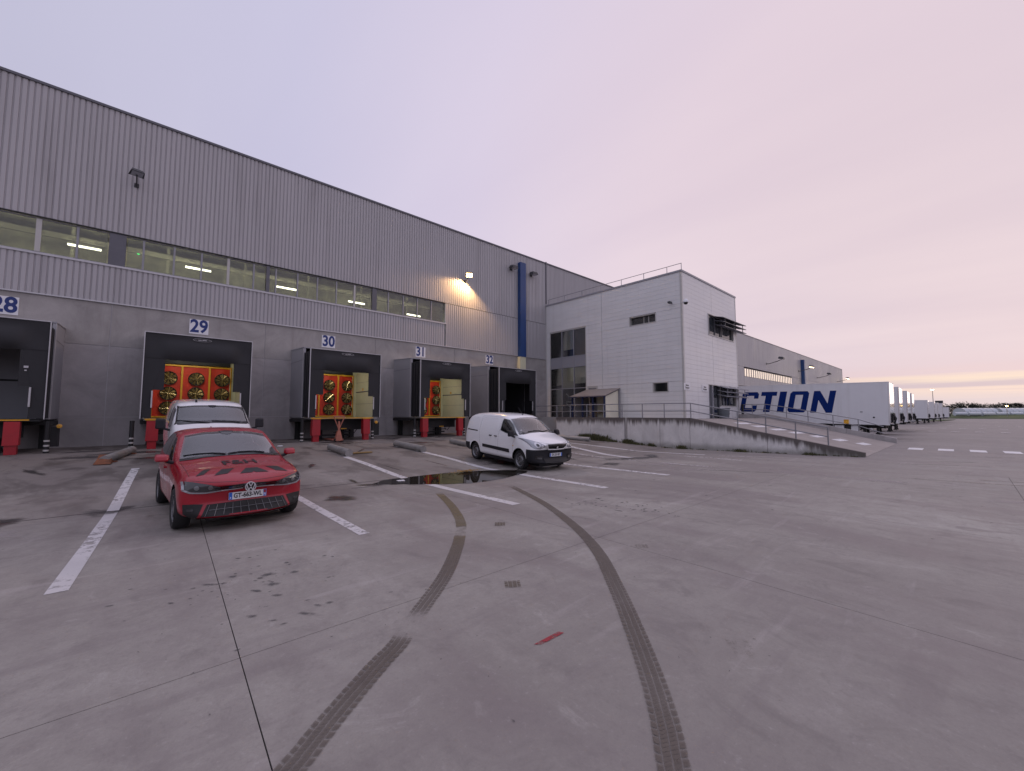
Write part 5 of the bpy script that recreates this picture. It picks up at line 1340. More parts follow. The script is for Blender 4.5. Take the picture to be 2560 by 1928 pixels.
def wheel(parent, x, y, r, w, style, side):
    """side +1 = left. tyre > rim > hub"""
    prof = [(r * .66, -w / 2 + .015), (r * .90, -w / 2), (r * .985, -w / 2 + .03), (r, 0), (r * .985, w / 2 - .03), (r * .90, w / 2), (r * .66, w / 2 - .015), (r * .64, w / 2 - .06)]
    t = obj('tyre', MB().lathe(prof, 32, 'y', (x, y, r)), 'rubber', parent, smooth=50)
    yo = y + side * (w / 2 - .015); q = lambda d: yo - side * d
    rim = MB()
    if style == 'steel':
        rim.lathe([(r * .66, q(0) ), (r * .60, q(.015)), (r * .56, q(.05)), (r * .42, q(.045)), (r * .34, q(.015)), (r * .20, q(.02)), (r * .18, q(.05)), (0, q(.05))], 28, 'y', (x, 0, r))
        h = MB()
        for i in range(12):
            a = 2 * math.pi * i / 12; c = (x + r * .50 * math.cos(a), r + r * .50 * math.sin(a))
            h.lathe([(0, q(.040)), (.018, q(.040)), (.018, q(.05))], 8, 'y', (c[0], 0, c[1]))
        for i in range(4):
            a = 2 * math.pi * i / 4 + .4; h.lathe([(0, q(.012)), (.014, q(.012)), (.014, q(.03))], 6, 'y', (x + r * .26 * math.cos(a), 0, r + r * .26 * math.sin(a)))
        ro = obj('rim', rim, 'rim', t, smooth=40); obj('rim_holes', h, 'gloss', ro)
    else:
        rim.lathe([(r * .68, q(0)), (r * .64, q(.0)), (r * .62, q(.06))], 28, 'y', (x, 0, r))
        for i in range(5):
            a = 2 * math.pi * i / 5
            for da in (-.16, .16):
                c, s = math.cos(a + da), math.sin(a + da); c0, s0 = math.cos(a), math.sin(a); px, pz = -s, c
                e = lambda rr, k, dd: (x + rr * (c if rr > .1 else c0) + px * k, q(dd), r + rr * (s if rr > .1 else s0) + pz * k)
                rim.hexa([e(.05, -.02, .02), e(.05, .02, .02), e(r * .65, .016, .01), e(r * .65, -.016, .01)], [e(.05, -.02, .05), e(.05, .02, .05), e(r * .65, .016, .04), e(r * .65, -.016, .04)])
        rim.lathe([(0, q(.005)), (.05, q(.01)), (.07, q(.05))], 14, 'y', (x, 0, r))
        ro = obj('rim', rim, 'rim', t, smooth=40); obj('rim_back', MB().lathe([(0, q(.09)), (r * .63, q(.09))], 20, 'y', (x, 0, r)), 'gloss', ro)
    return t


def mirror(parent, x, y, z, side, m, size=(.12, .24, .16), foot=.08):
    sx, sy, sz = size
    mb = MB().hexa([(x - .02, y, z - sz / 2), (x + sx, y + side * .03, z - sz / 2 + .02), (x + sx * .8, y + side * sy, z - sz / 2 + .02), (x - .03, y + side * sy, z - sz / 2 + .01)],
                   [(x - .02, y, z + sz / 2 - .02), (x + sx * .7, y + side * .03, z + sz / 2 - .03), (x + sx * .55, y + side * sy * .96, z + sz / 2 - .04), (x - .03, y + side * sy, z + sz / 2)])
    o = obj('wing_mirror', mb, m, parent, bevel=.03, smooth=60)
    obj('mirror_glass', B(x - .045, x - .034, min(y + side * .03, y + side * (sy - .03)), max(y + side * .03, y + side * (sy - .03)), z - sz / 2 + .03, z + sz / 2 - .03), 'carglass', o)
    obj('mirror_foot', MB().tube([(x + .03, y - side * foot, z - sz / 2 - .02), (x + .03, y + side * .05, z - sz / 2 + .02)], .028, 8), 'plastic', o)
    return o


def place(t, pos_front, heading, wheelbase):
    """front axle middle at pos_front, heading unit vector, wheels on the sloping yard"""
    f = Vector(pos_front); h = Vector(heading).normalized(); r = f - h * wheelbase
    zf, zr = gz(f.x, f.y), gz(r.x, r.y)
    X = Vector((f.x - r.x, f.y - r.y, zf - zr)).normalized(); Yv = Vector((0, 0, 1)).cross(X).normalized(); Z = X.cross(Yv)
    t.matrix_world = Matrix(((X.x, Yv.x, Z.x, f.x), (X.y, Yv.y, Z.y, f.y), (X.z, Yv.z, Z.z, zf), (0, 0, 0, 1)))


def split_off(me, planes, test):
    """cut the mesh along planes and move the faces picked by test into a mesh of their own"""
    bm = bmesh.new(); bm.from_mesh(me)
    for co, no in planes: bmesh.ops.bisect_plane(bm, geom=bm.verts[:] + bm.edges[:] + bm.faces[:], plane_co=co, plane_no=no, dist=1e-4)
    b2 = bm.copy(); c = lambda f: f.calc_center_median()
    bmesh.ops.delete(bm, geom=[f for f in bm.faces if test(c(f))], context='FACES'); bmesh.ops.delete(b2, geom=[f for f in b2.faces if not test(c(f))], context='FACES')
    for v in b2.verts: v.co += v.normal * .008
    out = bpy.data.meshes.new('split'); b2.to_mesh(out); bm.to_mesh(me); bm.free(); b2.free()
    out.polygons.foreach_set('use_smooth', [True] * len(out.polygons)); out.set_sharp_from_angle(angle=R(45)); me.set_sharp_from_angle(angle=R(38))
    return out


def number_plate(parent, xyz, txt, w=.52, h=.11, rot=0.0, dept=None):
    """plate facing +x"""
    x, y, z = xyz
    p = obj('number_plate', B(x, x + .012, y - w / 2, y + w / 2, z - h / 2, z + h / 2), 'plate', parent)
    obj('plate_band', B(x + .0121, x + .0135, y - w / 2 + .002, y - w / 2 + .045, z - h / 2 + .002, z + h / 2 - .002), 'plateblue', p)
    b = obj('plate_band', B(x + .0121, x + .0135, y + w / 2 - .045, y + w / 2 - .002, z - h / 2 + .002, z + h / 2 - .002), 'plateblue', p)
    if dept:
        obj('plate_badge', B(x + .0136, x + .0142, y + w / 2 - .040, y + w / 2 - .007, z + .0, z + h / 2 - .008), 'redpaint', b)
        q = obj('lettering', text_mesh(dept, .05, .002, .0005, .8), 'white', b); q.location = (x + .0142, y + w / 2 - .0235, z - .028); q.rotation_euler = (R(90), 0, R(90))
        q = obj('lettering', text_mesh('F', .035, .001, .0005), 'white', b); q.location = (x + .0142, y - w / 2 + .0235, z - .03); q.rotation_euler = (R(90), 0, R(90))
    l = obj('lettering', text_mesh(txt, .098, .0025, .001, .80), 'decal', p); l.location = (x + .0135, y + .0, z - .002); l.rotation_euler = (R(90), 0, R(90))
    return p


def hatchback():
    WARP[0] = lambda z: z if z < .7 else z + (z - .7) * .13
    t = thing('parked_car', 'red hatchback with black hood stripes parked nose out on the bay', 'car', local=True)
    W_ = .875
    S = [(.835, .20, [(0, .27), (.40, .27), (.60, .33), (.66, .45), (.64, .56), (.56, .655), (.34, .685), (0, .695)]),
         (.79, .25, [(0, .21), (.50, .21), (.73, .29), (.79, .45), (.78, .62), (.70, .725), (.42, .765), (0, .775)]),
         (.62, .14, [(0, .19), (.66, .19), (.84, .29), (.870, .48), (.855, .68), (.77, .80), (.46, .838), (0, .85)]),
         (.30, .06, [(0, .19), (.70, .19), (.86, .30), (.880, .53), (.868, .74), (.80, .862), (.46, .90), (0, .912)]),
         (-.10, .04, [(0, .19), (.72, .19), (.86, .30), (.878, .55), (.868, .77), (.80, .905), (.46, .945), (0, .955)]),
         (-.45, .12, [(0, .19), (.75, .19), (.86, .30), (.876, .55), (.872, .82), (.815, .955), (.52, .995), (0, 1.005)]),
         (-.72, .16, [(0, .19), (.75, .19), (.86, .30), (.875, .56), (.87, .87), (.805, 1.05), (.58, 1.12), (0, 1.14)]),
         (-1.26, .14, [(0, .19), (.75, .19), (.86, .30), (.875, .56), (.87, .90), (.735, 1.315), (.60, 1.38), (0, 1.405)]),
         (-1.60, .06, [(0, .19), (.75, .19), (.86, .30), (.875, .56), (.87, .915), (.715, 1.36), (.58, 1.42), (0, 1.442)]),
         (-2.40, .0, [(0, .19), (.75, .19), (.86, .30), (.875, .57), (.868, .935), (.70, 1.34), (.56, 1.40), (0, 1.425)]),
         (-2.95, .0, [(0, .22), (.72, .22), (.85, .32), (.868, .60), (.845, .98), (.68, 1.28), (.54, 1.33), (0, 1.355)]),
         (-3.13, .04, [(0, .28), (.60, .28), (.79, .38), (.83, .60), (.79, .95), (.60, 1.09), (.44, 1.13), (0, 1.15)]),
         (-3.24, .06, [(0, .36), (.50, .36), (.68, .42), (.72, .60), (.68, .82), (.55, .92), (.40, .95), (0, .97)])]
    me, bvh = loft_body(S, 3, ((4, .5), (5, .35), (2, .35)))
    me.materials.clear(); me.materials.append(M['redpaintcar']); body = cut_arches(me, ((0, .33, .365, .52), (-2.55, .33, .365, .52)), 'gloss', [slug(bvh, 'front', [(-.735, .997), (-.4, 1.037), (0, 1.05), (.4, 1.037), (.735, .997)], [(-.61, 1.302), (-.36, 1.352), (0, 1.368), (.36, 1.352), (.61, 1.302)], 1.7)] + [slug(bvh, ax, lo, hi, .35) for ax in ('right', 'left') for lo, hi in (([(-.80, .965), (-1.1, .975), (-1.61, .995)], [(-.93, 1.03), (-1.30, 1.265), (-1.61, 1.305)]), ([(-1.69, 1.0), (-2.2, 1.015), (-2.70, 1.07)], [(-1.69, 1.31), (-2.25, 1.30), (-2.68, 1.21)]))])
    b = obj('body', body, None, t)
    P = lambda nm, *a, m='gloss', par=b, **k: obj(nm, patch(bvh, *a, **k), m, par, smooth=40)
    ws = P('windscreen', 'front', [(-.755, .99), (-.4, 1.032), (0, 1.045), (.4, 1.032), (.755, .99)], [(-.63, 1.31), (-.36, 1.36), (0, 1.375), (.36, 1.36), (.63, 1.31)], m='cabglass', n=18, lip=.004)
    seats(b, (-1.25,), 1.12); obj('dashboard', MB().hexa([(-.55, -.62, .98), (-.55, .62, .98), (-.95, .62, .98), (-.95, -.62, .98)], [(-.62, -.58, 1.04), (-.62, .58, 1.04), (-.9, .58, 1.07), (-.9, -.58, 1.07)]), 'cabin', b); obj('steering_wheel', MB().tube([(-1.0 - .06 * math.sin(q * math.pi / 10), .36 + .17 * math.cos(q * math.pi / 10), 1.07 + .16 * math.sin(q * math.pi / 10)) for q in range(21)], .016, 6, False), 'cabin', b)
    obj('screen_band', patch(bvh, 'front', [(-.765, .963), (-.4, 1.005), (0, 1.017), (.4, 1.005), (.765, .963)], [(-.758, .989), (-.4, 1.031), (0, 1.044), (.4, 1.031), (.758, .989)], n=18, m=2), 'gloss', ws)
    obj('sensor_housing', patch(bvh, 'front', [(-.07, 1.325), (0, 1.315), (.07, 1.325)], [(-.12, 1.372), (0, 1.38), (.12, 1.372)], n=8, m=3, off=.009), 'gloss', ws)
    for s in (-1, 1):
        obj('wiper', MB().tube([tuple(onto(bvh, 'front', s * u - .1, zz, .016)) for u, zz in ((.02, 1.035), (.2, 1.05), (.42, 1.045), (.6, 1.025))], .009, 6), 'plastic', ws)
    for ax, s in (('right', -1), ('left', 1)):
        P('side_window', ax, [(-.78, .955), (-1.1, .965), (-1.62, .985)], [(-.92, 1.04), (-1.30, 1.275), (-1.62, 1.315)], m='cabglass', n=10, lip=.004)
        P('side_window', ax, [(-1.68, .99), (-2.2, 1.005), (-2.72, 1.06)], [(-1.68, 1.335), (-2.25, 1.32), (-2.70, 1.22)], m='cabglass', n=10, lip=.004)
        P('roof_pillar', ax, [(-1.625, .985), (-1.675, .987)], [(-1.625, 1.335), (-1.675, 1.335)], m='gloss', n=1)
        obj('door_seam', patch(bvh, ax, [(-.60, .32), (-.606, .32)], [(-.60, .94), (-.606, .94)], n=1, m=6, off=.001), 'gloss', b); obj('door_seam', patch(bvh, ax, [(-1.655, .32), (-1.661, .32)], [(-1.655, .97), (-1.661, .97)], n=1, m=6, off=.001), 'gloss', b)
        obj('door_handle', patch(bvh, ax, [(-1.35, .80), (-1.52, .81)], [(-1.35, .83), (-1.52, .84)], n=4, m=2, off=.02, lip=.03), 'redpaintcar', b); obj('door_handle', patch(bvh, ax, [(-2.2, .83), (-2.37, .84)], [(-2.2, .86), (-2.37, .87)], n=4, m=2, off=.02, lip=.03), 'redpaintcar', b)
        mirror(b, -.70, s * .88, 1.06, s, 'redpaintcar', (.14, .20, .15), .05)
        hl = P('headlamp', 'front', [(s * .375, .642), (s * .55, .625), (s * .72, .635), (s * .80, .670)], [(s * .385, .695), (s * .55, .735), (s * .70, .765), (s * .79, .775)], m='lensdark', n=12, off=.008)
        obj('lamp_strip', patch(bvh, 'front', [(s * .36, .622), (s * .55, .600), (s * .74, .612), (s * .825, .655)], [(s * .365, .640), (s * .55, .623), (s * .72, .633), (s * .80, .668)], n=10, m=2, off=.012), 'lens', hl)
        for u in (.50, .66):
            obj('projector', disc(bvh, 'front', s * u, .688, .030, .013), 'rim', hl)
        obj('lamp_strip', patch(bvh, 'front', [(s * .795, .672), (s * .80, .77)], [(s * .825, .665), (s * .825, .765)], n=5, m=2, off=.012), 'lens', hl)
        vt = P('side_vent', 'front', [(s * .645, .245), (s * .73, .255), (s * .80, .31)], [(s * .575, .435), (s * .69, .45), (s * .81, .45)], m='blacksteel', n=8, off=.006)
        obj('fog_lamp', patch(bvh, 'front', [(s * .69, .34), (s * .76, .35)], [(s * .69, .375), (s * .76, .385)], n=3, m=2, off=.012), 'lensdark', vt)
    P('grille', 'front', [(-.38, .645), (-.1, .637), (.1, .637), (.38, .645)], [(-.385, .698), (-.1, .715), (.1, .715), (.385, .698)], m='gloss', n=14)
    for s in (-1, 1): obj('chrome_bar', patch(bvh, 'front', [(s * .08, .636), (s * .365, .623)], [(s * .08, .653), (s * .365, .640)], n=6, m=2, off=.011), 'silver', b)
    lg = P('lower_grille', 'front', [(-.60, .258), (0, .248), (.60, .258)], [(-.525, .425), (0, .43), (.525, .425)], m='blacksteel', n=18)
    bars = MB()
    for z in (.34,): bars.tube([tuple(onto(bvh, 'front', -.5 + i * .1, z, .012)) for i in range(11)], .004, 5)
    for i in range(11):
        u = -.45 + .09 * i; bars.tube([tuple(onto(bvh, 'front', u * 1.22, .264, .016)), tuple(onto(bvh, 'front', u * 1.1, .415, .016))], .0035, 5)
    obj('grille_bars', bars, 'rim', lg)
    obj('front_lip', patch(bvh, 'front', [(-.66, .215), (0, .205), (.66, .215)], [(-.60, .242), (0, .232), (.60, .242)], n=14, m=2, off=.012), 'gloss', b)
    c = onto(bvh, 'front', 0, .676, .016); c.x = max(onto(bvh, 'front', 0, z, 0).x for z in (.60, .64, .68, .72, .75)) + .012
    em = obj('emblem', MB().lathe([(.0, .006), (.062, .006), (.066, .012), (.074, .012), (.077, -.02)], 28, 'x', tuple(c)), 'silver', b, smooth=30)
    obj('emblem_disc', MB().lathe([(0, .0075), (.061, .0075)], 24, 'x', tuple(c)), 'gloss', em)
    st = MB()
    def stroke(y0, z0, y1, z1, w=.011):
        d = Vector((y1 - y0, z1 - z0)).normalized(); n = Vector((-d.y, d.x)) * w / 2; x = c[0]
        st.hexa([(x + .008, c[1] + y0 - n.x, c[2] + z0 - n.y), (x + .008, c[1] + y1 - n.x, c[2] + z1 - n.y), (x + .008, c[1] + y1 + n.x, c[2] + z1 + n.y), (x + .008, c[1] + y0 + n.x, c[2] + z0 + n.y)],
                [(x + .013, c[1] + y0 - n.x, c[2] + z0 - n.y), (x + .013, c[1] + y1 - n.x, c[2] + z1 - n.y), (x + .013, c[1] + y1 + n.x, c[2] + z1 + n.y), (x + .013, c[1] + y0 + n.x, c[2] + z0 + n.y)])
    for s in (-1, 1):
        stroke(s * .026, .060, s * .003, .010); stroke(s * .055, .036, s * .028, -.055); stroke(s * .026, -.055, s * .004, -.004)
    obj('emblem_letters', st, 'silver', em)
    pc = onto(bvh, 'front', 0, .520, .012); number_plate(b, (pc[0] + .004, 0, .520), 'GT-663-WL', dept='71')
    # hood lettering and stripes
    obj('hood_lettering', decal_text(bvh, 'top', 'F&H', .22, .0, .0, .004, .005, 1.3, 1.75, (0, 1), (-1, 0)), 'decal', b)
    for q in ([(-.66, .46), (-.56, .46)], [(-.44, .56), (-.27, .56)], [(-.11, .61), (.06, .61)], [(.11, .61), (.29, .61)], [(.42, .56), (.60, .56)]):
        (y0, x0), (y1, _) = q; sh = .12 if y0 < .1 else -.12
        obj('hood_stripe', patch(bvh, 'top', [(x0, y0), (x0, y1)], [(x0 - .20, y0 + sh), (x0 - .20, y1 + sh)], n=4, m=5, off=.004, lip=.003), 'decal', b)
    for u, v in (((0.42, -.735), (-.38, -.76)), ((0.42, .735), (-.38, .76))):
        obj('hood_seam', MB().tube([tuple(onto(bvh, 'top', u[0] + (v[0] - u[0]) * i / 8, u[1] + (v[1] - u[1]) * i / 8, .0)) for i in range(9)], .004, 4), 'gloss', b)
    obj('hood_seam', MB().tube([tuple(onto(bvh, 'front', p.x, p.y, .0)) for p in resample([(-.78, .79), (-.5, .758), (0, .745), (.5, .758), (.78, .79)], 24)], .004, 4), 'gloss', b)
    obj('roof_aerial', MB().tube([(-2.75, 0, 1.46), (-2.9, 0, 1.50)], [.03, .01], 8), 'redpaintcar', b)
    for x in (0, -2.55):
        for s in (-1, 1): wheel(t, x, s * .775, .318, .215, 'alloy', s)
    obj('underbody', B(-2.9, .5, -.5, .5, .15, .30).box(-2.1, -.5, -.72, .72, .15, .30), 'plastic', t)  # underbody set low to deepen the shadow beneath the car
    place(t, (1.32, 8.50), (.045, -1), 2.55)
    return t


hatchback()


def small_van():
    WARP[0] = lambda z: z
    t = thing('parked_van', 'small white panel van with black bumper parked beside the puddle', 'van', local=True)
    S = [(.90, .16, [(0, .32), (.50, .32), (.66, .36), (.72, .50), (.71, .66), (.62, .78), (.36, .83), (0, .84)]),
         (.85, .22, [(0, .26), (.60, .26), (.80, .32), (.86, .50), (.84, .70), (.76, .84), (.44, .895), (0, .91)]),
         (.66, .14, [(0, .23), (.70, .23), (.88, .32), (.905, .52), (.89, .75), (.80, .92), (.48, .985), (0, 1.005)]),
         (.30, .05, [(0, .23), (.74, .23), (.89, .33), (.910, .55), (.90, .82), (.82, 1.02), (.50, 1.075), (0, 1.095)]),
         (-.02, .06, [(0, .23), (.74, .23), (.885, .33), (.905, .57), (.90, .92), (.80, 1.105), (.52, 1.155), (0, 1.175)]),
         (-.26, .12, [(0, .23), (.74, .23), (.885, .33), (.905, .60), (.895, .99), (.785, 1.24), (.52, 1.31), (0, 1.33)]),
         (-.78, .16, [(0, .23), (.74, .23), (.885, .33), (.905, .62), (.89, 1.08), (.72, 1.60), (.52, 1.675), (0, 1.70)]),
         (-1.10, .06, [(0, .23), (.74, .23), (.885, .33), (.905, .62), (.89, 1.12), (.71, 1.675), (.52, 1.745), (0, 1.77)]),
         (-1.70, .0, [(0, .23), (.74, .23), (.885, .33), (.905, .62), (.895, 1.15), (.72, 1.70), (.52, 1.775), (0, 1.80)]),
         (-2.80, .0, [(0, .23), (.74, .23), (.885, .33), (.905, .62), (.895, 1.15), (.73, 1.68), (.52, 1.76), (0, 1.785)]),
         (-3.30, .0, [(0, .28), (.74, .28), (.88, .36), (.90, .62), (.885, 1.12), (.74, 1.61), (.52, 1.70), (0, 1.725)]),
         (-3.44, .05, [(0, .36), (.70, .36), (.84, .42), (.865, .62), (.85, 1.08), (.72, 1.50), (.50, 1.60), (0, 1.62)]),
         (-3.47, .05, [(0, .42), (.64, .42), (.78, .48), (.80, .64), (.79, 1.05), (.66, 1.42), (.46, 1.50), (0, 1.52)])]
    me, bvh = loft_body(S, 3, ((2, .3), (5, .25)))
    me.materials.clear(); me.materials.append(M['whitepaint']); shell = cut_arches(me, ((0, .33, .375, .55), (-2.73, .33, .365, .55)), 'gloss', [slug(bvh, 'front', [(-.755, 1.16), (-.4, 1.21), (0, 1.225), (.4, 1.21), (.755, 1.16)], [(-.62, 1.59), (-.3, 1.635), (0, 1.645), (.3, 1.635), (.62, 1.59)], 1.1)] + [slug(bvh, ax, [(-.16, 1.085), (-.35, 1.10), (-.78, 1.13), (-1.13, 1.21)], [(-.29, 1.165), (-.58, 1.41), (-.84, 1.57), (-1.11, 1.59)], .35) for ax in ('right', 'left')])
    fb = split_off(shell, [((0, 0, .70), (0, 0, 1)), ((.38, 0, 0), (1, 0, 0))], lambda p: p.z < .70 and p.x > .38)
    rb = split_off(shell, [((0, 0, .62), (0, 0, 1)), ((-3.10, 0, 0), (1, 0, 0))], lambda p: p.z < .62 and p.x < -3.10)
    b = obj('body', shell, None, t)
    for q in (fb, rb): q.materials.clear(); q.materials.append(M['plastic'])
    bm = obj('front_bumper', fb, None, b); obj('rear_bumper', rb, None, b)
    P = lambda nm, *a, m='gloss', par=b, **k: obj(nm, patch(bvh, *a, **k), m, par, smooth=40)
    ws = P('windscreen', 'front', [(-.775, 1.15), (-.4, 1.205), (0, 1.22), (.4, 1.205), (.775, 1.15)], [(-.64, 1.60), (-.3, 1.645), (0, 1.655), (.3, 1.645), (.64, 1.60)], m='cabglass', n=18, lip=.004)
    seats(b, (-.95,), 1.36); obj('dashboard', MB().hexa([(.0, -.7, 1.10), (.0, .7, 1.10), (-.5, .7, 1.10), (-.5, -.7, 1.10)], [(-.1, -.66, 1.19), (-.1, .66, 1.19), (-.45, .66, 1.24), (-.45, -.66, 1.24)]), 'cabin', b); obj('steering_wheel', MB().tube([(-.6 - .1 * math.sin(q * math.pi / 10), .38 + .19 * math.cos(q * math.pi / 10), 1.27 + .15 * math.sin(q * math.pi / 10)) for q in range(21)], .018, 6, False), 'cabin', b)
    obj('screen_band', patch(bvh, 'front', [(-.78, 1.115), (-.4, 1.175), (0, 1.19), (.4, 1.175), (.78, 1.115)], [(-.775, 1.149), (-.4, 1.204), (0, 1.219), (.4, 1.204), (.775, 1.149)], n=18, m=2), 'gloss', ws)
    for u in (-.35, .25): obj('wiper', MB().tube([tuple(onto(bvh, 'front', u + q, zz, .016)) for q, zz in ((-.1, 1.20), (.12, 1.225), (.38, 1.225), (.5, 1.20))], .010, 6), 'plastic', ws)
    for ax, s in (('right', -1), ('left', 1)):
        sw = P('side_window', ax, [(-.14, 1.075), (-.35, 1.09), (-.78, 1.12), (-1.14, 1.20)], [(-.28, 1.17), (-.58, 1.42), (-.84, 1.58), (-1.12, 1.60)], m='cabglass', n=12, lip=.004)
        P('rub_strip', ax, [(-.52, .50), (-2.18, .54)], [(-.55, .615), (-2.18, .645)], m='plastic', n=14, off=.015)
        P('slide_rail', ax, [(-2.58, 1.07), (-3.32, 1.09)], [(-2.58, 1.105), (-3.32, 1.125)], m='gloss', n=6, off=.006)
        for x0, x1 in ((-1.30, -1.44), (-1.62, -1.76)): obj('door_handle', patch(bvh, ax, [(x0, .965), (x1, .965)], [(x0, .995), (x1, .995)], n=4, m=2, off=.022, lip=.03), 'plastic', b)
        sm = MB()
        for pts in ([(-1.20, .33), (-1.22, .9), (-1.19, 1.2), (-1.14, 1.62)], [(-2.33, .48), (-2.42, .8), (-2.45, 1.2), (-2.43, 1.62)], [(-.34, .33), (-.36, .8), (-.20, 1.05)], [(-1.23, 1.64), (-1.8, 1.66), (-2.43, 1.64)]):
            rp = resample(pts, 12); sm.tube([tuple(onto(bvh, ax, p.x, p.y, -.001)) for p in rp], .004, 4)
        obj('panel_seam', sm, 'gloss', b)
        sp = MB()
        for pts in ([(-1.32, 1.15), (-1.34, 1.5), (-1.42, 1.585), (-2.3, 1.59), (-2.36, 1.5), (-2.36, 1.15)], [(-2.52, 1.15), (-2.52, 1.5), (-2.6, 1.58), (-3.1, 1.57), (-3.22, 1.45), (-3.28, 1.15)]):
            sp.tube([tuple(onto(bvh, ax, p.x, p.y, .0)) for p in resample(pts, 30)], .007, 5)
        obj('pressed_panel', sp, 'whitepaint', b)
        obj('side_repeater', patch(bvh, ax, [(-.30, .74), (-.34, .74)], [(-.30, .765), (-.34, .765)], n=2, m=1, off=.01), 'amber', b)
        mirror(b, -.32, s * .92, 1.15, s, 'plastic', (.13, .20, .22))
        hl = P('headlamp', 'front', [(s * .45, .80), (s * .62, .725), (s * .80, .745), (s * .84, .79)], [(s * .50, .86), (s * .68, .955), (s * .80, 1.01), (s * .85, 1.02)], m='lens', n=12, off=.010)
        obj('reflector', disc(bvh, 'front', s * .69, .845, .078, .014), 'silver', hl); obj('lamp_bulb', disc(bvh, 'front', s * .69, .845, .040, .018), 'lensdark', hl)
        obj('reflector', disc(bvh, 'front', s * .56, .815, .042, .014), 'silver', hl)
    gr = P('grille', 'front', [(-.33, .725), (0, .715), (.33, .725)], [(-.42, .865), (0, .875), (.42, .865)], m='gloss', n=14, off=.022)
    rm = MB(); rm.tube([tuple(onto(bvh, 'front', p.x, p.y, .03)) for p in resample([(-.33, .72), (0, .71), (.33, .72), (.43, .87), (0, .88), (-.43, .87), (-.33, .72)], 48)], .018, 6)
    obj('grille_frame', rm, 'whitepaint', gr)
    sl = MB()
    for z in (.755, .795, .835): sl.tube([tuple(onto(bvh, 'front', -.38 + .076 * i, z, .028)) for i in range(11)], .006, 5)
    obj('grille_bars', sl, 'plastic', gr)
    # silver lion-like badge: rearing outline
    c = onto(bvh, 'front', 0, .80, .036); k = .0042
    lion = [(-8, -12), (-5, -12), (-3, -6), (0, -4), (2, -12), (6, -12), (5, -5), (6, 1), (10, 2), (10, 5), (5, 5), (8, 8), (7, 11), (2, 13), (-3, 12), (-5, 9), (-3, 6), (-6, 0), (-7, -5)]
    obj('lion_badge', MB().prism([(c[0], c[1] + u * k, c[2] + v * k) for u, v in lion], (.008, 0, 0)), 'silver', gr)
    obj('lower_intake', patch(bvh, 'front', [(-.45, .30), (.45, .30)], [(-.50, .42), (.50, .42)], n=12, m=3, off=.022), 'blacksteel', bm)
    for s in (-1, 1): obj('bumper_recess', patch(bvh, 'front', [(s * .56, .40), (s * .78, .42)], [(s * .54, .52), (s * .78, .53)], n=5, m=2, off=.026), 'gloss', bm)
    pc = onto(bvh, 'front', 0, .50, .03); number_plate(b, (pc[0] + .006, 0, .535), 'EX-257-BY')
    obj('hood_seam', MB().tube([tuple(onto(bvh, 'front', p.x, p.y, .0)) for p in resample([(-.70, .955), (-.45, .905), (0, .895), (.45, .905), (.70, .955)], 24)], .004, 4), 'gloss', b)
    obj('roof_aerial', MB().tube([tuple(onto(bvh, 'top', -.98, 0, 0)), (-1.25, 0, 1.99)], [.010, .005], 6).lathe([(.02, 0), (.012, .03)], 8, 'z', tuple(onto(bvh, 'top', -.98, 0, 0))), 'plastic', b)
    obj('screen_sticker', MB().lathe([(0, 0), (.035, 0)], 12, 'x', tuple(onto(bvh, 'front', -.64, 1.235, .01))), 'paper', ws)
    for x in (0, -2.73):
        for s in (-1, 1): wheel(t, x, s * .775, .318, .195, 'steel', s)
    obj('underbody', B(-3.2, .6, -.53, .53, .16, .33).box(-2.3, -.45, -.74, .74, .16, .33), 'plastic', t); obj('undertray', B(.3, .55, -.3, .3, .12, .14), 'galv', t)  # low underbody shaped to block light under the van
    place(t, (10.05, 9.72), (-.098, -.995), 2.73)
    return t


small_van()


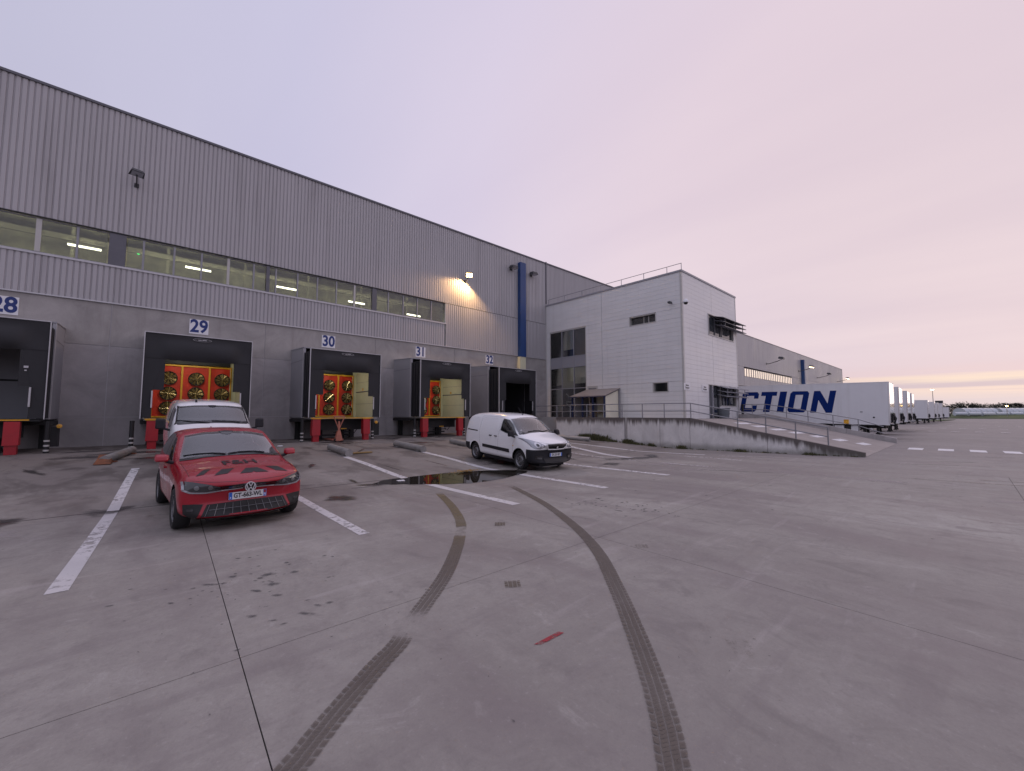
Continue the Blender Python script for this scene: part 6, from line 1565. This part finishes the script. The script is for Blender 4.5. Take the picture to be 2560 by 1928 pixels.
def big_van():
    t = thing('parked_van', 'white van with large windscreen parked between the red car and dock 29', 'van', local=True)
    S = [(.92, .14, [(0, .34), (.50, .34), (.70, .40), (.78, .60), (.76, .82), (.64, .96), (.38, 1.0), (0, 1.01)]),
         (.86, .20, [(0, .28), (.60, .28), (.84, .36), (.91, .60), (.89, .88), (.78, 1.05), (.44, 1.09), (0, 1.10)]),
         (.60, .10, [(0, .26), (.74, .26), (.94, .36), (.975, .62), (.955, .95), (.84, 1.15), (.48, 1.19), (0, 1.20)]),
         (.20, .06, [(0, .26), (.78, .26), (.95, .36), (.98, .65), (.965, 1.02), (.86, 1.25), (.50, 1.29), (0, 1.30)]),
         (-.05, .16, [(0, .26), (.78, .26), (.95, .36), (.98, .66), (.965, 1.08), (.88, 1.36), (.54, 1.44), (0, 1.46)]),
         (-.62, .20, [(0, .26), (.78, .26), (.95, .36), (.98, .68), (.965, 1.15), (.82, 1.78), (.56, 1.86), (0, 1.88)]),
         (-1.0, .06, [(0, .26), (.78, .26), (.95, .36), (.98, .68), (.965, 1.18), (.81, 1.87), (.56, 1.94), (0, 1.96)]),
         (-2.4, .0, [(0, .26), (.78, .26), (.95, .36), (.98, .68), (.965, 1.18), (.82, 1.88), (.58, 1.955), (0, 1.97)]),
         (-3.7, .0, [(0, .30), (.78, .30), (.94, .38), (.97, .68), (.955, 1.18), (.82, 1.86), (.58, 1.935), (0, 1.95)]),
         (-4.1, .04, [(0, .42), (.72, .42), (.88, .48), (.92, .70), (.90, 1.15), (.78, 1.76), (.54, 1.84), (0, 1.86)])]
    me, bvh = loft_body(S, 3, ((2, .3), (5, .3)))
    me.materials.clear(); me.materials.append(M['whitepaint']); b = obj('body', cut_arches(me, ((0, .35, .40, .6), (-3.1, .35, .39, .6)), 'gloss', [slug(bvh, 'front', [(-.78, 1.38), (-.4, 1.41), (0, 1.42), (.4, 1.41), (.78, 1.38)], [(-.73, 1.765), (-.4, 1.80), (0, 1.81), (.4, 1.80), (.73, 1.765)], 1.3)] + [slug(bvh, ax, [(-.26, 1.25), (-.6, 1.25), (-1.10, 1.25)], [(-.38, 1.42), (-.66, 1.68), (-1.10, 1.74)], .35) for ax in ('right', 'left')]), None, t)
    P = lambda nm, *a, m='gloss', par=b, **k: obj(nm, patch(bvh, *a, **k), m, par, smooth=40)
    bd = P('screen_band', 'front', [(-.86, 1.30), (-.4, 1.335), (0, 1.345), (.4, 1.335), (.86, 1.30)], [(-.83, 1.375), (-.4, 1.405), (0, 1.415), (.4, 1.405), (.83, 1.375)], m='gloss', n=18)
    for s in (-1, 1): obj('screen_edge', patch(bvh, 'front', [(s * .78, 1.38), (s * .83, 1.376)], [(s * .73, 1.78), (s * .775, 1.79)], n=2, m=8), 'gloss', bd)
    seats(b, (-1.0,), 1.5); obj('dashboard', MB().hexa([(-.1, -.75, 1.25), (-.1, .75, 1.25), (-.6, .75, 1.25), (-.6, -.75, 1.25)], [(-.2, -.7, 1.40), (-.2, .7, 1.40), (-.55, .7, 1.46), (-.55, -.7, 1.46)]), 'cabin', b)
    ws = P('windscreen', 'front', [(-.79, 1.37), (-.4, 1.40), (0, 1.41), (.4, 1.40), (.79, 1.37)], [(-.74, 1.775), (-.4, 1.81), (0, 1.82), (.4, 1.81), (.74, 1.775)], m='cabglass', n=18, off=.008, lip=.004)
    obj('wiper', MB().tube([tuple(onto(bvh, 'front', q, zz, .022)) for q, zz in ((-.80, 1.40), (-.5, 1.385), (-.1, 1.35))], .012, 6), 'plastic', ws); obj('wiper', MB().tube([tuple(onto(bvh, 'front', q, zz, .022)) for q, zz in ((-.05, 1.40), (.3, 1.385), (.62, 1.35))], .012, 6), 'plastic', ws)
    obj('sensor_housing', patch(bvh, 'front', [(-.06, 1.77), (0, 1.765), (.06, 1.77)], [(-.10, 1.81), (0, 1.815), (.10, 1.81)], n=6, m=2, off=.016), 'plastic', ws)
    for ax, s in (('right', -1), ('left', 1)):
        P('side_window', ax, [(-.22, 1.22), (-.6, 1.21), (-1.12, 1.21)], [(-.36, 1.42), (-.66, 1.70), (-1.12, 1.76)], m='cabglass', n=10, lip=.004)
        mirror(b, -.16, s * 1.02, 1.33, s, 'plastic', (.12, .22, .30))
        hl = P('headlamp', 'front', [(s * .58, .83), (s * .74, .80), (s * .86, .86)], [(s * .62, 1.0), (s * .76, 1.06), (s * .87, 1.10)], m='lens', n=10, off=.01)
        obj('reflector', disc(bvh, 'front', s * .74, .93, .06, .014), 'silver', hl)
    P('grille', 'front', [(-.52, .84), (0, .82), (.52, .84)], [(-.56, .98), (0, .99), (.56, .98)], m='gloss', n=14); P('front_bumper', 'front', [(-.88, .30), (0, .28), (.88, .30)], [(-.89, .58), (0, .60), (.89, .58)], m='plastic', n=18, off=.018)
    obj('roof_aerial', MB().tube([(-.85, -.35, 1.90), (-.92, -.35, 1.985)], [.03, .012], 8), 'plastic', b)
    for x in (0, -3.1):
        for s in (-1, 1): wheel(t, x, s * .83, .34, .215, 'steel', s)
    obj('underbody', B(-3.9, .5, -.58, .58, .24, .36).box(-2.65, -.5, -.78, .78, .26, .36), 'plastic', t)
    place(t, (1.55, 14.25), (0.0, -1), 3.1)
    return t


big_van()

# ------------------------------------------------------------------ far background
def lamp_post(label, x, y, h, name='street_lamp', lit='lampw'):
    t = thing(name, label, 'street lamp', (x, y, 0), local=True)
    obj('pole', MB().tube([(0, 0, 0), (0, 0, h)], [.11, .06], 8), 'steel', t); obj('arm', MB().tube([(0, 0, h), (-.5, 0, h + .1)], .05, 6), 'steel', t)
    hd = obj('head', B(-1.25, -.4, -.22, .22, h + .06, h + .20), 'darkmetal', t); obj('lens', MB().lathe([(0, h + .059), (.36, h + .04), (.3, h - .05), (0, h - .12)], 14, 'z', (-.85, 0, 0)), lit, hd)


lamp_post('tall street lamp with a lit warm head above the far trailers', 164.5, 6.0, 8.5)
lamp_post('small far lamp glowing orange before the dark tree line at right', 235.0, -10.1, 4.6, lit='lamp')
t = thing('signboard', 'dark board on two posts standing among the far trailers', 'sign', (158.7, 4.7, 0), local=True)
obj('board', B(-.1, .1, -.75, .75, 4.6, 5.3), 'darkmetal', t)
for y in (-.6, .2): obj('post', MB().tube([(0, y, 0), (0, y, 4.6)], .06, 6), 'steel', t)
tag(obj('grass_bank', MB().add([(225, -400, .05), (243, -400, 1.5), (700, -400, 1.5), (225, 4.2, .05), (243, 7, 1.5), (700, 60, 1.5), (238, 40, .05)], [(0, 1, 4, 3), (1, 2, 5, 4), (3, 4, 6), (4, 5, 6)]), 'grass'), kind='structure')
tag(obj('grass_island', MB().add([(143, 4.2, .08), (152, 3.4, .09), (172, 2.4, .08), (186, 2.2, .06), (188, 5.5, .06), (176, 14, .06), (143, 14, .06)], [(0, 1, 2, 3, 4, 5, 6)]), 'grass'), kind='structure')
tag(obj('field', MB().add([(700, -3000, .02), (3000, -3000, .02), (3000, 3000, .02), (700, 3000, .02)], [(0, 1, 2, 3)]), 'grass'), kind='structure')


def polytunnel(label, x, y, ang, L, w, h):
    t = thing('polytunnel', label, 'polytunnel', (x, y, 1.5), ang, 'white film tunnels in front of the far trees', local=True)
    mb = MB(); n = 14
    for k in (0, 1):
        for i in range(n + 1): a = math.pi * i / n; mb.v.append((L * (k - .5), -w / 2 * math.cos(a), h * math.sin(a) ** .7))
    for i in range(n): mb.f.append((i, i + 1, n + 2 + i, n + 1 + i))
    mb.f += [tuple(range(n, -1, -1)), tuple(range(n + 1, 2 * n + 2))]
    obj('cover', mb, 'tunnel', t, smooth=50)
    for k in range(7):
        u = L * (k / 6 - .5); obj('hoop', MB().tube([(u, -(w / 2 + .03) * math.cos(math.pi * i / n), (h + .03) * math.sin(math.pi * i / n) ** .7) for i in range(n + 1)], .06, 5, False), 'framelight', t)


for i, (x, y, lab) in enumerate(((250.5, -2.6, 'white plastic tunnel farthest left before the tree line'), (259.5, -12.5, 'white plastic tunnel next to the orange lamp'), (268.0, -24, 'white plastic tunnel cut by the right edge'))):
    polytunnel(lab, x, y, R(-48), 12, 5.5, 2.6)
t = thing('film_roll', 'long low white wrapped row lying in front of the far tunnels', 'wrapped bales', (240, -7, 1.1), R(-50), local=True)
for k in range(6): obj('bale', MB().tube([(-13 + k * 4.6, 0, .62), (-9 + k * 4.6, 0, .62)], .7, 12), 'tunnel', t, smooth=50)


def tree(label, x, y, h, seed, kind='bare'):
    rr = random.Random(seed); t = thing('bare_tree', label, 'tree', (x, y, 1.5), group='bare trees on the horizon', local=True)
    tr = MB(); tips = []
    def grow(p, d, l, r, n):
        q = p + d * l; m = p + d * l * .5 + Vector((rr.uniform(-.1, .1), rr.uniform(-.1, .1), 0)) * l; tr.tube([p, m, q], [r, r * .8, r * .6], 5, False); tips.append((q, d, r))
        if n:
            for _ in range(rr.choice((3, 4))):
                e = (d + Vector((rr.uniform(-1, 1), rr.uniform(-1, 1), rr.uniform(-.1, .9))) * .8).normalized(); grow(q - d * l * rr.uniform(0, .35), e, l * rr.uniform(.55, .8), r * .55, n - 1)
    grow(Vector((0, 0, 0)), Vector((0, 0, 1)), h * .24, h * .028, 4)
    obj('trunk', tr, 'bark', t)
    tw = MB()
    for q, d, r in tips[1:]:
        for _ in range(12):
            e = (d + Vector((rr.uniform(-1, 1), rr.uniform(-1, 1), rr.uniform(-.5, .9)))).normalized(); l = h * rr.uniform(.05, .13); s = e.cross(Vector((rr.uniform(-1, 1), 1, .3))).normalized() * h * .0035
            tw.add([q - s, q + s, q + e * l], [(0, 1, 2)])
    obj('crown', tw, 'twig', t)


TL = [(284.0, 1.0, 6.3, 'broad bare tree above the left end of the white tunnels'), (287.5, -2.3, 7.2, 'broad bare tree in the middle of the tree line'), (290.0, -4.6, 6.4, 'bare tree right of the middle of the tree line'), (297.5, -12.0, 6.0, 'bare tree just left of the orange lamp'),
      (300.0, -15.4, 9.0, 'tallest bare tree at the right edge above the orange lamp'), (304.0, -18.5, 8.4, 'bare tree cut by the right edge of the picture')]
for i, (x, y, h, lab) in enumerate(TL): tree(lab, x, y, h, 20 + i)
rr = random.Random(11); mb = MB()
for i in range(16000):
    f = rr.random(); x, y = 268 + 46 * f, 16 - 46 * f
    if y < -12 or y > 4: x += 14
    px, py = x + rr.gauss(0, 2), y + rr.gauss(0, 2); hm = 3.4 + .6 * math.sin(f * 23) + .5 * math.sin(f * 61 + 1) + .4 * math.sin(f * 140); z = 1.5 + (hm + 1.1) * rr.random() ** .75
    a, b = rr.uniform(0, 6.3), rr.uniform(-.8, .8); s = rr.uniform(.12, .38); u = Vector((math.cos(a), math.sin(a), b)) * s; v = Vector((-math.sin(a), math.cos(a), rr.uniform(-1, 1))) * s
    p = Vector((px, py, z)); mb.add([p - u, p + v, p + u * .8 - v * .6], [(0, 1, 2)])
tag(obj('far_wood', mb, 'leaf'), 'dark low wood and hedge along the horizon', 'wood', kind='stuff')
